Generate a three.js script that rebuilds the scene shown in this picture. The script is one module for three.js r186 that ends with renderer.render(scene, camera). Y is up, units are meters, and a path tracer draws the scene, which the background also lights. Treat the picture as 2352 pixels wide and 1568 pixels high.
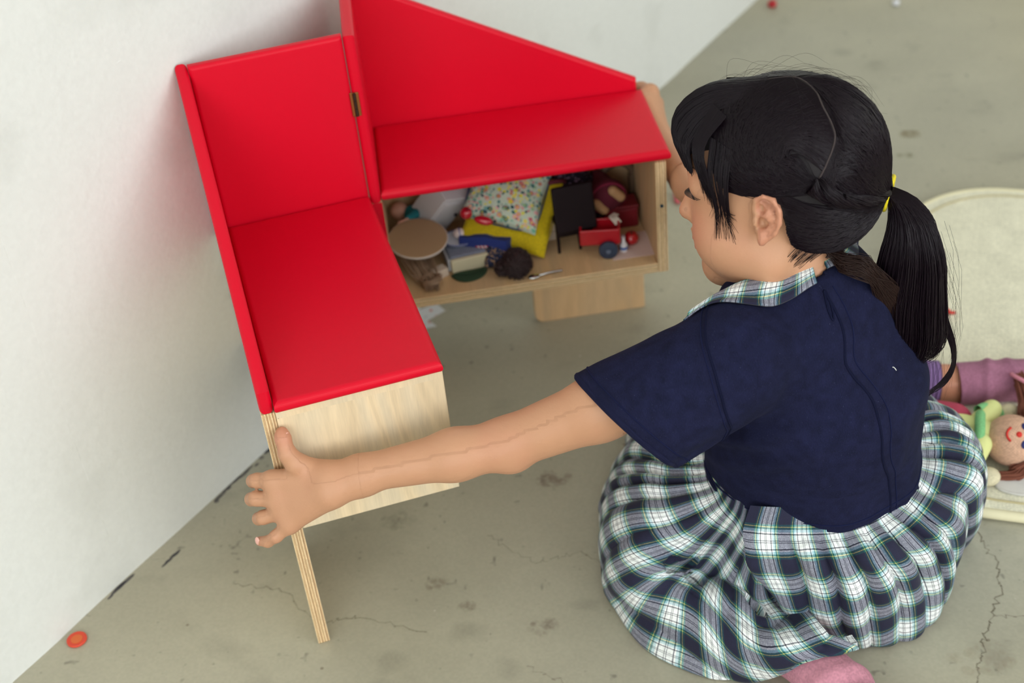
import * as THREE from 'three';
import { RectAreaLightUniformsLib } from 'three/addons/lights/RectAreaLightUniformsLib.js';
import { RoundedBoxGeometry } from 'three/addons/geometries/RoundedBoxGeometry.js';
import { mergeGeometries, mergeVertices } from 'three/addons/utils/BufferGeometryUtils.js';

// ---------------------------------------------------------------- camera, light, exposure
const scene = new THREE.Scene();
const camera = new THREE.PerspectiveCamera(27.264, 2352 / 1568, 0.05, 30);
camera.position.set(0, 1.1, 0);
camera.rotation.set(-0.64202, 0, -0.1089, 'YXZ');
camera.focus = 1.26;
camera.userData.fStop = 4.5;
const renderer = new THREE.WebGLRenderer({ antialias: true });
renderer.toneMapping = THREE.LinearToneMapping;
renderer.toneMappingExposure = 0.94;
renderer.shadowMap.enabled = true;
RectAreaLightUniformsLib.init();
scene.background = new THREE.Color(0.75, 0.82, 0.9);

// the wall in view runs along D, the room lies on the side of N
const WALL = new THREE.Vector3(-0.5432, 0, -0.9875), D = new THREE.Vector3(0.5905, 0, -0.807), N = new THREE.Vector3(0.807, 0, 0.5905);
const room = (s, y, r) => WALL.clone().addScaledVector(D, s).addScaledVector(N, r).setY(y);
const ROOM_TURN = Math.atan2(N.x, N.z);
// two tall frosted windows: a wide one across the room from the wall in view, a smaller one behind the camera's left shoulder
const DAY = new THREE.Color(0.90, 0.95, 1.0);
const WIN = { s: -0.35, y: 1.75, r: 4.3, w: 4.6, h: 2.2, power: 2.3 };
const WIN2 = { s: -3.9, y: 1.7, r: 2.1, w: 3.0, h: 2.0, power: 3.2 };
for (const [q, from, to] of [[WIN, room(WIN.s, WIN.y, WIN.r - 0.06), room(WIN.s, WIN.y, 0)], [WIN2, room(WIN2.s + 0.06, WIN2.y, WIN2.r), room(0, WIN2.y, WIN2.r)]]) {
  const day = new THREE.RectAreaLight(DAY, q.power, q.w, q.h); day.position.copy(from); day.lookAt(to); scene.add(day);
}

// ---------------------------------------------------------------- helpers
const V = (x, y, z) => new THREE.Vector3(x, y, z);
const VA = (a) => new THREE.Vector3(a[0], a[1], a[2]);
const clamp = (x, a, b) => Math.min(b, Math.max(a, x));
const mix = (a, b, t) => a + (b - a) * t;
const sstep = (a, b, x) => { const t = clamp((x - a) / (b - a), 0, 1); return t * t * (3 - 2 * t); };
const used = {};
function numbered(name) { const n = (used[name] = (used[name] ?? -1) + 1); return n ? `${name}_${String(n).padStart(3, '0')}` : name; }
function rng(seed) { let s = seed | 0; return () => { s = (s + 0x6d2b79f5) | 0; let t = Math.imul(s ^ (s >>> 15), 1 | s); t = (t + Math.imul(t ^ (t >>> 7), 61 | t)) ^ t; return ((t ^ (t >>> 14)) >>> 0) / 4294967296; }; }
function hash(x, y, z) { let h = Math.imul(x, 374761393) ^ Math.imul(y, 668265263) ^ Math.imul(z, 2147483647 ^ 97531); h = Math.imul(h ^ (h >>> 13), 1274126177); return ((h ^ (h >>> 16)) >>> 0) / 4294967296; }
function noise(x, y = 0, z = 0) {
  const xi = Math.floor(x), yi = Math.floor(y), zi = Math.floor(z); let fx = x - xi, fy = y - yi, fz = z - zi;
  fx = fx * fx * (3 - 2 * fx); fy = fy * fy * (3 - 2 * fy); fz = fz * fz * (3 - 2 * fz);
  const l = (a, b, t) => a + (b - a) * t;
  const pl = (k) => l(l(hash(xi, yi, k), hash(xi + 1, yi, k), fx), l(hash(xi, yi + 1, k), hash(xi + 1, yi + 1, k), fx), fy);
  return l(pl(zi), pl(zi + 1), fz) * 2 - 1;
}
const fbm = (x, y, o = 4) => { let s = 0, a = 0.5, f = 1; for (let i = 0; i < o; i++) { s += a * noise(x * f, y * f, i * 7.3); a *= 0.5; f *= 2.03; } return s; };
function tag(o, label, category, group, kind) {
  if (label) o.userData.label = label; if (category) o.userData.category = category;
  if (group) o.userData.group = group; if (kind) o.userData.kind = kind; return o;
}
function shade(m) { m.castShadow = m.receiveShadow = true; return m; }
function part(name, geo, mat, parent) { const m = shade(new THREE.Mesh(geo, mat)); m.name = parent === scene ? numbered(name) : childName(parent, name); parent.add(m); return m; }
function childName(p, name) { const k = p.children.filter((c) => c.name.replace(/_\d{3}$/, '') === name).length; return k ? `${name}_${String(k).padStart(3, '0')}` : name; }
function thing(name, label, category, pos, turn = 0, group) {
  const g = new THREE.Group(); g.name = numbered(name); g.position.copy(pos); g.rotation.y = turn; scene.add(g); return tag(g, label, category, group);
}
function structure(name, geo, mat) { const m = shade(new THREE.Mesh(geo, mat)); m.name = name; m.userData.kind = 'structure'; scene.add(m); return m; }
function canvasTex(w, h, draw, repeat = true, srgb = true) {
  const c = document.createElement('canvas'); c.width = w; c.height = h; draw(c.getContext('2d'), w, h);
  const t = new THREE.CanvasTexture(c); if (repeat) t.wrapS = t.wrapT = THREE.RepeatWrapping; if (srgb) t.colorSpace = THREE.SRGBColorSpace; return t;
}
function pixels(w, h, f, repeat = true, srgb = true) {
  const data = new Uint8Array(w * h * 4);
  for (let y = 0; y < h; y++) for (let x = 0; x < w; x++) { const c = f(x / w, y / h, x, y), k = (y * w + x) * 4; data[k] = clamp(c[0], 0, 255); data[k + 1] = clamp(c[1], 0, 255); data[k + 2] = clamp(c[2], 0, 255); data[k + 3] = 255; }
  const t = new THREE.DataTexture(data, w, h); t.magFilter = THREE.LinearFilter; t.minFilter = THREE.LinearMipmapLinearFilter; t.generateMipmaps = true;
  t.wrapS = t.wrapT = repeat ? THREE.RepeatWrapping : THREE.MirroredRepeatWrapping; if (srgb) t.colorSpace = THREE.SRGBColorSpace; t.needsUpdate = true; return t;
}
const std = (color, roughness = 0.6, more = {}) => new THREE.MeshStandardMaterial({ color, roughness, ...more });
const phys = (color, roughness, more = {}) => new THREE.MeshPhysicalMaterial({ color, roughness, ...more });

// surface of a distance field on a grid (one vertex in each crossed cell)
function field(f, lo, hi, cell) {
  const nx = Math.ceil((hi[0] - lo[0]) / cell) + 1, ny = Math.ceil((hi[1] - lo[1]) / cell) + 1, nz = Math.ceil((hi[2] - lo[2]) / cell) + 1;
  const v = new Float32Array(nx * ny * nz), at = (i, j, k) => (k * ny + j) * nx + i;
  const B = 6, far = B * cell * 0.87 * 1.7;                          // blocks far from the surface are filled at once
  for (let k0 = 0; k0 < nz; k0 += B) for (let j0 = 0; j0 < ny; j0 += B) for (let i0 = 0; i0 < nx; i0 += B) {
    const d = f(lo[0] + (i0 + B / 2 - 0.5) * cell, lo[1] + (j0 + B / 2 - 0.5) * cell, lo[2] + (k0 + B / 2 - 0.5) * cell), skip = Math.abs(d) > far;
    for (let k = k0; k < Math.min(nz, k0 + B); k++) for (let j = j0; j < Math.min(ny, j0 + B); j++) for (let i = i0; i < Math.min(nx, i0 + B); i++) v[at(i, j, k)] = skip ? d : f(lo[0] + i * cell, lo[1] + j * cell, lo[2] + k * cell);
  }
  const id = new Int32Array(nx * ny * nz).fill(-1), pos = [], idx = [];
  const E = [[0, 1], [2, 3], [4, 5], [6, 7], [0, 2], [1, 3], [4, 6], [5, 7], [0, 4], [1, 5], [2, 6], [3, 7]];
  const c = new Float64Array(8);
  for (let k = 0; k < nz - 1; k++) for (let j = 0; j < ny - 1; j++) for (let i = 0; i < nx - 1; i++) {
    let m = 0;
    for (let q = 0; q < 8; q++) { c[q] = v[at(i + (q & 1), j + ((q >> 1) & 1), k + (q >> 2))]; if (c[q] < 0) m |= 1 << q; }
    if (m === 0 || m === 255) continue;
    let x = 0, y = 0, z = 0, n = 0;
    for (const [a, b] of E) if ((c[a] < 0) !== (c[b] < 0)) { const t = c[a] / (c[a] - c[b]); x += mix(a & 1, b & 1, t); y += mix((a >> 1) & 1, (b >> 1) & 1, t); z += mix(a >> 2, b >> 2, t); n++; }
    id[at(i, j, k)] = pos.length / 3; pos.push(lo[0] + (i + x / n) * cell, lo[1] + (j + y / n) * cell, lo[2] + (k + z / n) * cell);
  }
  const quad = (a, b, cc, d, flip) => { if (a < 0 || b < 0 || cc < 0 || d < 0) return; if (flip) idx.push(a, cc, b, a, d, cc); else idx.push(a, b, cc, a, cc, d); };
  for (let k = 1; k < nz - 1; k++) for (let j = 1; j < ny - 1; j++) for (let i = 1; i < nx - 1; i++) {
    const s = v[at(i, j, k)] < 0;
    if (s !== v[at(i + 1, j, k)] < 0) quad(id[at(i, j - 1, k - 1)], id[at(i, j, k - 1)], id[at(i, j, k)], id[at(i, j - 1, k)], !s);
    if (s !== v[at(i, j + 1, k)] < 0) quad(id[at(i - 1, j, k - 1)], id[at(i - 1, j, k)], id[at(i, j, k)], id[at(i, j, k - 1)], !s);
    if (s !== v[at(i, j, k + 1)] < 0) quad(id[at(i - 1, j - 1, k)], id[at(i, j - 1, k)], id[at(i, j, k)], id[at(i - 1, j, k)], !s);
  }
  // two gentle smoothing passes
  const p = new Float32Array(pos), nv = p.length / 3;
  for (let pass = 0; pass < 2; pass++) {
    const acc = new Float32Array(p.length), cnt = new Uint16Array(nv);
    for (let t = 0; t < idx.length; t += 3) for (let e = 0; e < 3; e++) { const a = idx[t + e], b = idx[t + (e + 1) % 3]; acc[a * 3] += p[b * 3]; acc[a * 3 + 1] += p[b * 3 + 1]; acc[a * 3 + 2] += p[b * 3 + 2]; cnt[a]++; }
    for (let a = 0; a < nv; a++) if (cnt[a] > 3) for (let e = 0; e < 3; e++) p[a * 3 + e] = mix(p[a * 3 + e], acc[a * 3 + e] / cnt[a], 0.4);
  }
  const g = new THREE.BufferGeometry(); g.setAttribute('position', new THREE.BufferAttribute(p, 3)); g.setIndex(idx); g.computeVertexNormals();
  return g;
}
function boxUV(g, scale = 1) {
  const p = g.attributes.position, n = g.attributes.normal, uv = new Float32Array(p.count * 2);
  for (let i = 0; i < p.count; i++) { const ax = Math.abs(n.getX(i)), ay = Math.abs(n.getY(i)), az = Math.abs(n.getZ(i)), x = p.getX(i), y = p.getY(i), z = p.getZ(i); const u = ax > ay && ax > az ? [z, y] : ay > az ? [x, z] : [x, y]; uv[i * 2] = u[0] * scale; uv[i * 2 + 1] = u[1] * scale; }
  g.setAttribute('uv', new THREE.BufferAttribute(uv, 2)); return g;
}
const smin = (a, b, k) => { const h = Math.max(k - Math.abs(a - b), 0) / k; return Math.min(a, b) - h * h * k * 0.25; };
// distance to a tapered capsule
function cap(a, b, ra, rb) {
  const ax = a[0], ay = a[1], az = a[2], dx = b[0] - ax, dy = b[1] - ay, dz = b[2] - az, L = dx * dx + dy * dy + dz * dz || 1e-9;
  return (x, y, z) => { const px = x - ax, py = y - ay, pz = z - az, t = clamp((px * dx + py * dy + pz * dz) / L, 0, 1); return Math.hypot(px - dx * t, py - dy * t, pz - dz * t) - (ra + (rb - ra) * t); };
}
const ell = (c, r) => { const m = Math.min(...r); return (x, y, z) => { const k = Math.hypot((x - c[0]) / r[0], (y - c[1]) / r[1], (z - c[2]) / r[2]); const g = Math.hypot((x - c[0]) / (r[0] * r[0]), (y - c[1]) / (r[1] * r[1]), (z - c[2]) / (r[2] * r[2])); return g > 1e-6 ? k * (k - 1) / g : -m; }; };
const union = (fs, k) => (x, y, z) => { let d = 1e9; for (const f of fs) d = smin(d, f(x, y, z), k); return d; };
function tube(pts, r, seg = 40, rad = 8, closed = false) { return new THREE.TubeGeometry(new THREE.CatmullRomCurve3(pts.map((p) => (Array.isArray(p) ? VA(p) : p)), closed), seg, r, rad, closed); }
const rbox = (w, h, d, r = 0.001, s = 2) => new RoundedBoxGeometry(w, h, d, s, Math.min(r, w / 2.01, h / 2.01, d / 2.01));
const lathe = (pts, seg = 40) => new THREE.LatheGeometry(pts.map(([x, y]) => new THREE.Vector2(x, y)), seg);
const moved = (g, x, y, z, rx = 0, ry = 0, rz = 0) => { g.applyMatrix4(new THREE.Matrix4().compose(V(x, y, z), new THREE.Quaternion().setFromEuler(new THREE.Euler(rx, ry, rz)), V(1, 1, 1))); return g; };

// ---------------------------------------------------------------- the room
{
  // floor: worn, sealed concrete with stains, dark scuffs along the wall and hairline cracks
  const S = 2048, X0 = -0.75, Z0 = -2.55, L = 2.1;                 // the drawn square of floor, metres
  const img = canvasTex(S, S, (g) => {
    const d = g.createImageData(S, S);
    for (let y = 0; y < S; y++) for (let x = 0; x < S; x++) {
      const u = x / S * L, w = y / S * L;
      const big = fbm(u * 2.1 + 3, w * 2.1, 2), mid = fbm(u * 9 + 9, w * 12, 4), fine = noise(u * 420, w * 420, 3), warm = noise(u * 3.3 + 20, w * 3.3 + 5) * 0.7;
      let l = 1 + big * 0.075 + mid * 0.06 + fine * 0.022;
      const pit = noise(u * 95, w * 95, 11) * 0.6 + noise(u * 210, w * 210, 12) * 0.4; if (pit > 0.62) l -= (pit - 0.62) * 0.8;
      const scuff = fbm(u * 16 + w * 6 + 40, w * 22 - u * 5, 3); if (scuff > 0.3) l -= (scuff - 0.3) * 0.25;
      const k = (y * S + x) * 4; d.data[k] = clamp(173 * l + warm * 5, 0, 255); d.data[k + 1] = clamp(168 * l + warm * 2, 0, 255); d.data[k + 2] = clamp(147 * l - warm * 4, 0, 255); d.data[k + 3] = 255;
    }
    g.putImageData(d, 0, 0);
    const px = (x) => (x - X0) / L * S, pz = (z) => (z - Z0) / L * S, R = rng(5);
    const crack = (pts, w, col) => { g.strokeStyle = col; g.lineCap = 'round';
      for (let i = 0; i + 1 < pts.length; i++) { const [a, b] = [pts[i], pts[i + 1]], n = 14; let ox = 0, oz = 0; for (let k = 0; k < n; k++) { const t0 = k / n, t1 = (k + 1) / n, nx = (R() - 0.5) * 0.007, nz = (R() - 0.5) * 0.007; g.lineWidth = w * (0.6 + R() * 0.8); g.beginPath(); g.moveTo(px(mix(a[0], b[0], t0) + ox), pz(mix(a[1], b[1], t0) + oz)); ox = k === n - 1 ? 0 : nx; oz = k === n - 1 ? 0 : nz; g.lineTo(px(mix(a[0], b[0], t1) + ox), pz(mix(a[1], b[1], t1) + oz)); g.stroke(); } } };
    crack([[0.469, -1.05], [0.474, -0.99], [0.462, -0.955], [0.437, -0.915], [0.418, -0.88], [0.403, -0.845], [0.38, -0.8]], 1.0, 'rgba(70,62,48,.55)');
    crack([[0.447, -0.93], [0.5, -0.925], [0.56, -0.935]], 0.8, 'rgba(80,72,58,.45)');
    crack([[-0.33, -1.09], [-0.279, -1.075], [-0.235, -1.02], [-0.19, -1.02], [-0.12, -0.99]], 1.1, 'rgba(90,82,66,.34)');
    crack([[-0.05, -1.12], [0.0, -1.07], [0.05, -1.08], [0.1, -1.03]], 1.0, 'rgba(90,82,66,.28)');
    crack([[-0.02, -0.93], [0.02, -0.9], [0.08, -0.88], [0.12, -0.86]], 1.0, 'rgba(90,82,66,.3)');
    const blot = (x, z, r, col, n = 40) => { for (let i = 0; i < n; i++) { const a = R() * 6.28, q = Math.sqrt(R()) * r; g.fillStyle = col; g.beginPath(); g.ellipse(px(x + Math.cos(a) * q), pz(z + Math.sin(a) * q * 0.7), 1.5 + R() * r * 260, 1.2 + R() * r * 200, R() * 3, 0, 7); g.fill(); } };
    blot(0.03, -1.2, 0.019, 'rgba(92,74,60,.10)', 60); blot(0.646, -1.891, 0.016, 'rgba(96,84,52,.16)', 60); blot(-0.11, -1.056, 0.012, 'rgba(84,74,58,.07)'); blot(-0.075, -1.02, 0.01, 'rgba(84,74,58,.07)');
    blot(-0.15, -1.16, 0.02, 'rgba(96,84,72,.07)'); blot(0.0, -0.98, 0.014, 'rgba(84,74,58,.08)'); blot(0.5, -2.0, 0.03, 'rgba(96,88,66,.05)'); blot(0.62, -1.83, 0.012, 'rgba(96,88,66,.1)'); blot(0.42, -0.88, 0.03, 'rgba(90,80,62,.04)');
    for (let i = 0; i < 150; i++) { g.fillStyle = R() < 0.45 ? 'rgba(236,234,224,.55)' : 'rgba(80,66,50,.4)'; const r = 0.5 + R() * 1.5; g.beginPath(); g.arc(R() * S, R() * S, r, 0, 7); g.fill(); }
    // black rubbed adhesive left along the foot of the wall
    for (let i = 0; i < 110; i++) { const s = -0.06 + R() * 0.7, cl = noise(s * 9, 4), cl2 = noise(s * 30, 8); if (cl + cl2 * 0.5 < 0.12) continue; const q = 0.001 + R() * 0.006 * (0.4 + cl), P = room(s, 0, q); g.fillStyle = `rgba(34,32,42,${0.35 + R() * 0.4})`; g.save(); g.translate(px(P.x), pz(P.z)); g.rotate(Math.atan2(D.z, D.x)); g.beginPath(); g.ellipse(0, 0, 3 + R() * 9, 0.8 + R() * 2.2, 0, 0, 7); g.fill(); g.restore(); }
    { const P = room(0.205, 0, 0.022); g.fillStyle = 'rgba(46,44,50,.7)'; g.save(); g.translate(px(P.x), pz(P.z)); g.rotate(Math.atan2(D.z, D.x)); for (let i = 0; i < 14; i++) { g.beginPath(); g.ellipse((R() - 0.5) * 24, (R() - 0.5) * 3, 2 + R() * 3, 0.6 + R(), 0, 0, 7); g.fill(); } g.restore(); }
  });
  img.wrapS = img.wrapT = THREE.MirroredRepeatWrapping;
  const g = new THREE.BoxGeometry(1, 0.1, 1), uvAt = (geo) => { const p = geo.attributes.position, uv = geo.attributes.uv; for (let i = 0; i < p.count; i++) uv.setXY(i, (p.getX(i) - X0) / L, 1 - (p.getZ(i) - Z0) / L); };
  g.scale(7.2, 1, 5.0); g.rotateY(Math.atan2(-D.z, D.x)); const c = room(-0.3, -0.05, 2.15); g.translate(c.x, c.y, c.z); uvAt(g);
  const rough = pixels(512, 512, (u, v) => { const q = 150 + 60 * fbm(u * 7, v * 7, 4); return [q, q, q]; }, false, false);
  structure('floor', g, std(0xffffff, 0.95, { map: img, roughnessMap: rough, bumpMap: img, bumpScale: 0.0008 }));
}
{
  const white = pixels(1024, 1024, (u, v) => { const l = 1 + 0.012 * fbm(u * 6, v * 6, 4) + 0.008 * noise(u * 300, v * 300, 2); const smudge = Math.max(0, fbm(u * 11 + 5, v * 11, 4) - 0.3) * 0.12; return [228 * (l - smudge), 229 * (l - smudge), 224 * (l - smudge * 1.1)]; });
  white.repeat.set(0.8, 0.8);
  const orange = pixels(512, 512, (u, v) => { const q = 128 + 90 * fbm(u * 60, v * 60, 3); return [q, q, q]; }, true, false); orange.repeat.set(2.2, 2.2);
  const paint = std(0xffffff, 0.82, { map: white, bumpMap: orange, bumpScale: 0.0006 });
  const plain = std(0xebe9e2, 0.9);
  // the wall in view: plaster with a slightly wavy foot, standing on the floor
  const Lw = 7.2, g = new THREE.BoxGeometry(Lw, 2.9, 0.14, 240, 30, 1), p = g.attributes.position;
  for (let i = 0; i < p.count; i++) { const x = p.getX(i), y = p.getY(i) + 1.45, z = p.getZ(i); if (z > 0) p.setZ(i, z + 0.0016 * noise(x * 5, y * 3) + 0.0012 * noise(x * 17, y * 9) * (1 - sstep(0, 0.3, y))); }
  g.computeVertexNormals(); boxUV(g); g.rotateY(ROOM_TURN); const c = room(-0.3, 1.45, -0.07); g.translate(c.x, c.y, c.z);
  structure('wall_left', g, paint);
  const slab = (name, w, h, s, y, r, turn) => { const b = boxUV(new THREE.BoxGeometry(w, h, 0.14)); b.rotateY(ROOM_TURN + turn); const q = room(s, y, r); b.translate(q.x, q.y, q.z); return structure(name, b, plain); };
  slab('wall_back', 4.6, 2.9, 3.37, 1.45, 2.15, Math.PI / 2);
  // the window walls are built round their openings; along = coordinate that runs along the wall
  const glow = std(0xffffff, 0.6, { emissive: DAY, emissiveIntensity: 1.1 }), frameMat = std(0xe8e8e4, 0.5);
  const windowWall = (name, winName, q, lo, hi, c, place, place2, turn) => {
    const a = c - q.w / 2, b = c + q.w / 2, bot = q.y - q.h / 2, top = q.y + q.h / 2, parts = [];
    for (const [s0, s1, y0, y1] of [[lo, a, 0, 2.9], [b, hi, 0, 2.9], [a, b, 0, bot], [a, b, top, 2.9]]) if (s1 - s0 > 0.01 && y1 - y0 > 0.01) { const m = boxUV(new THREE.BoxGeometry(s1 - s0, y1 - y0, 0.14)); m.rotateY(ROOM_TURN + turn); const w = place((s0 + s1) / 2, (y0 + y1) / 2); m.translate(w.x, w.y, w.z); parts.push(m); }
    structure(name, mergeGeometries(parts), plain);
    const win = new THREE.Group(); win.name = winName; win.userData.kind = 'structure'; win.position.copy(place2(c, q.y)); win.rotation.y = ROOM_TURN + turn; scene.add(win);
    const fr = []; for (let i = 0; i <= 4; i++) fr.push(moved(rbox(0.05, q.h, 0.05, 0.004), -q.w / 2 + q.w * i / 4, 0, 0)); for (const y of [-q.h / 2, 0, q.h / 2]) fr.push(moved(rbox(q.w, 0.05, 0.05, 0.004), 0, y, 0));
    part('window_frame', mergeGeometries(fr), frameMat, win);
    for (let i = 0; i < 4; i++) for (let k = 0; k < 2; k++) part('pane', moved(new THREE.BoxGeometry(q.w / 4 - 0.05, q.h / 2 - 0.05, 0.006), -q.w / 2 + q.w * (i + 0.5) / 4, (k - 0.5) * q.h / 2, 0), glow, win);
  };
  windowWall('wall_right', 'window_1', WIN, -3.9, 3.3, WIN.s, (s, y) => room(s, y, 4.37), (s, y) => room(s, y, 4.33), 0);
  windowWall('wall_front', 'window_2', WIN2, -0.15, 4.45, WIN2.r, (r, y) => room(-3.97, y, r), (r, y) => room(-3.93, y, r), Math.PI / 2);
  const ce = boxUV(new THREE.BoxGeometry(7.2, 0.12, 4.6)); ce.rotateY(ROOM_TURN); const w = room(-0.3, 2.96, 2.15); ce.translate(w.x, w.y, w.z);
  structure('ceiling', ce, std(0xe6e4de, 0.9));
}
// ---------------------------------------------------------------- materials shared by the wooden things
const birch = (seed, base) => canvasTex(1024, 1024, (g, w, h) => {
  const d = g.createImageData(w, h);
  for (let y = 0; y < h; y++) for (let x = 0; x < w; x++) {
    const u = x / w, v = y / h, warp = fbm(u * 3 + seed, v * 0.9 + seed, 3) * 0.35, ring = Math.sin((u * 5 + warp * 7 + seed) * 6.28), line = fbm(u * 46 + warp * 8 + seed, v * 2.6, 3), pore = noise(u * 300 + seed, v * 26, 5), l = 1 + 0.022 * ring + 0.05 * line + 0.02 * pore - 0.05 * sstep(0.72, 1, ring) * (0.5 + 0.5 * noise(u * 4, v * 3, 2));
    const k = (y * w + x) * 4; d.data[k] = clamp(base[0] * l, 0, 255); d.data[k + 1] = clamp(base[1] * (l - 0.01 * ring), 0, 255); d.data[k + 2] = clamp(base[2] * (l - 0.025 * ring), 0, 255); d.data[k + 3] = 255;
  }
  g.putImageData(d, 0, 0);
  const R = rng(seed * 17 + 3);
  for (let i = 0; i < 3; i++) { const x = R() * w, y = R() * h; g.strokeStyle = 'rgba(120,80,40,.5)'; g.lineWidth = 3; g.beginPath(); g.moveTo(x, y); g.quadraticCurveTo(x + 4, y + 14, x + 10, y + 34); g.stroke(); }
});
const plyEdge = canvasTex(512, 128, (g, w, h) => {                 // layers of veneer seen from the edge: v runs across the thickness
  const d = g.createImageData(w, h), tones = [[221, 190, 145], [176, 138, 98], [232, 204, 160], [196, 160, 116], [226, 196, 150], [180, 142, 100], [230, 202, 158], [200, 164, 120], [224, 194, 148]];
  for (let y = 0; y < h; y++) for (let x = 0; x < w; x++) { const f = clamp((y + 3 * fbm(x / 60, y / 30, 2)) / h * 9, 0, 8.99), c = tones[Math.floor(f)], seam = Math.min(f % 1, 1 - f % 1) < 0.12 ? 0.86 : 1, n = (1 + 0.06 * noise(x / 6, y / 3, 9) + 0.05 * noise(x / 40, y / 9, 4)) * seam, k = (y * w + x) * 4; d.data[k] = clamp(c[0] * n, 0, 255); d.data[k + 1] = clamp(c[1] * n, 0, 255); d.data[k + 2] = clamp(c[2] * n, 0, 255); d.data[k + 3] = 255; }
  g.putImageData(d, 0, 0);
});
const ply = [[1, [208, 172, 128]], [2, [224, 203, 168]]].map(([s, tone]) => [std(0xffffff, 0.55, { map: birch(s, tone) }), std(0xffffff, 0.65, { map: plyEdge })]);
const redPaint = phys(0xd40024, 0.5, { specularIntensity: 0.35, clearcoat: 0.16, clearcoatRoughness: 0.3, bumpMap: pixels(256, 256, (u, v) => { const q = 128 + 60 * fbm(u * 40, v * 40, 3); return [q, q, q]; }, true, false), bumpScale: 0.0002 });
redPaint.bumpMap.repeat.set(6, 6);

// a board cut to an outline; bevel > 0 rounds its edges. The face takes the first material, the edges the second
function board(outline, thick, round, holesOf) {
  const s = new THREE.Shape(outline.map(([x, y]) => new THREE.Vector2(x, y)));
  const b = Math.min(round, thick * 0.48);
  const g = new THREE.ExtrudeGeometry(s, { depth: thick - 2 * b, bevelEnabled: true, bevelThickness: b, bevelSize: b, bevelOffset: -b, bevelSegments: b > 0.003 ? 7 : 2, curveSegments: 10 });
  g.translate(0, 0, b);
  return g;
}
function plyUV(g, thick, faceTurn = 0) {                             // splits faces and edges into two material groups
  const src = g.index ? g.toNonIndexed() : g, p = src.attributes.position, n = src.attributes.normal, order = [[], []];
  for (let i = 0; i < p.count; i += 3) order[Math.abs(n.getZ(i)) + Math.abs(n.getZ(i + 1)) + Math.abs(n.getZ(i + 2)) > 2.2 ? 0 : 1].push(i);
  const P = [], Nn = [], UV = [];
  for (const k of [0, 1]) for (const i of order[k]) for (let e = 0; e < 3; e++) {
    const q = i + e, x = p.getX(q), y = p.getY(q), z = p.getZ(q); P.push(x, y, z); Nn.push(n.getX(q), n.getY(q), n.getZ(q));
    if (k === 0) UV.push(...(faceTurn ? [y / 0.3, x / 0.3] : [x / 0.3, y / 0.3])); else UV.push((Math.abs(n.getX(q)) > Math.abs(n.getY(q)) ? y : x) / 0.12, z / thick);
  }
  const o = new THREE.BufferGeometry(); o.setAttribute('position', new THREE.Float32BufferAttribute(P, 3)); o.setAttribute('normal', new THREE.Float32BufferAttribute(Nn, 3)); o.setAttribute('uv', new THREE.Float32BufferAttribute(UV, 2));
  o.addGroup(0, order[0].length * 3, 0); o.addGroup(order[0].length * 3, order[1].length * 3, 1); return o;
}
const roundCorner = (pts, corners) => {                              // corners: index -> radius
  const out = []; pts.forEach((c, i) => { const r = corners[i]; if (!r) return out.push(c); const a = pts[(i + pts.length - 1) % pts.length], b = pts[(i + 1) % pts.length], da = [a[0] - c[0], a[1] - c[1]], db = [b[0] - c[0], b[1] - c[1]], la = Math.hypot(...da), lb = Math.hypot(...db), p0 = [c[0] + da[0] / la * r, c[1] + da[1] / la * r], p1 = [c[0] + db[0] / lb * r, c[1] + db[1] / lb * r]; for (let k = 0; k <= 6; k++) { const t = k / 6, s = 1 - t; out.push([s * s * p0[0] + 2 * s * t * c[0] + t * t * p1[0], s * s * p0[1] + 2 * s * t * c[1] + t * t * p1[1]]); } }); return out;
};

// ---------------------------------------------------------------- the dollhouse: two mirrored halves on a hinge, swung open
const H = { W: 0.1572, D: 0.3178, shelf: 0.3214, peak: 0.5073, base: 0.162, t: 0.01246, eave: 0.0115 };
const HINGE = V(-0.1378, 0, -1.3365);
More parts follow.
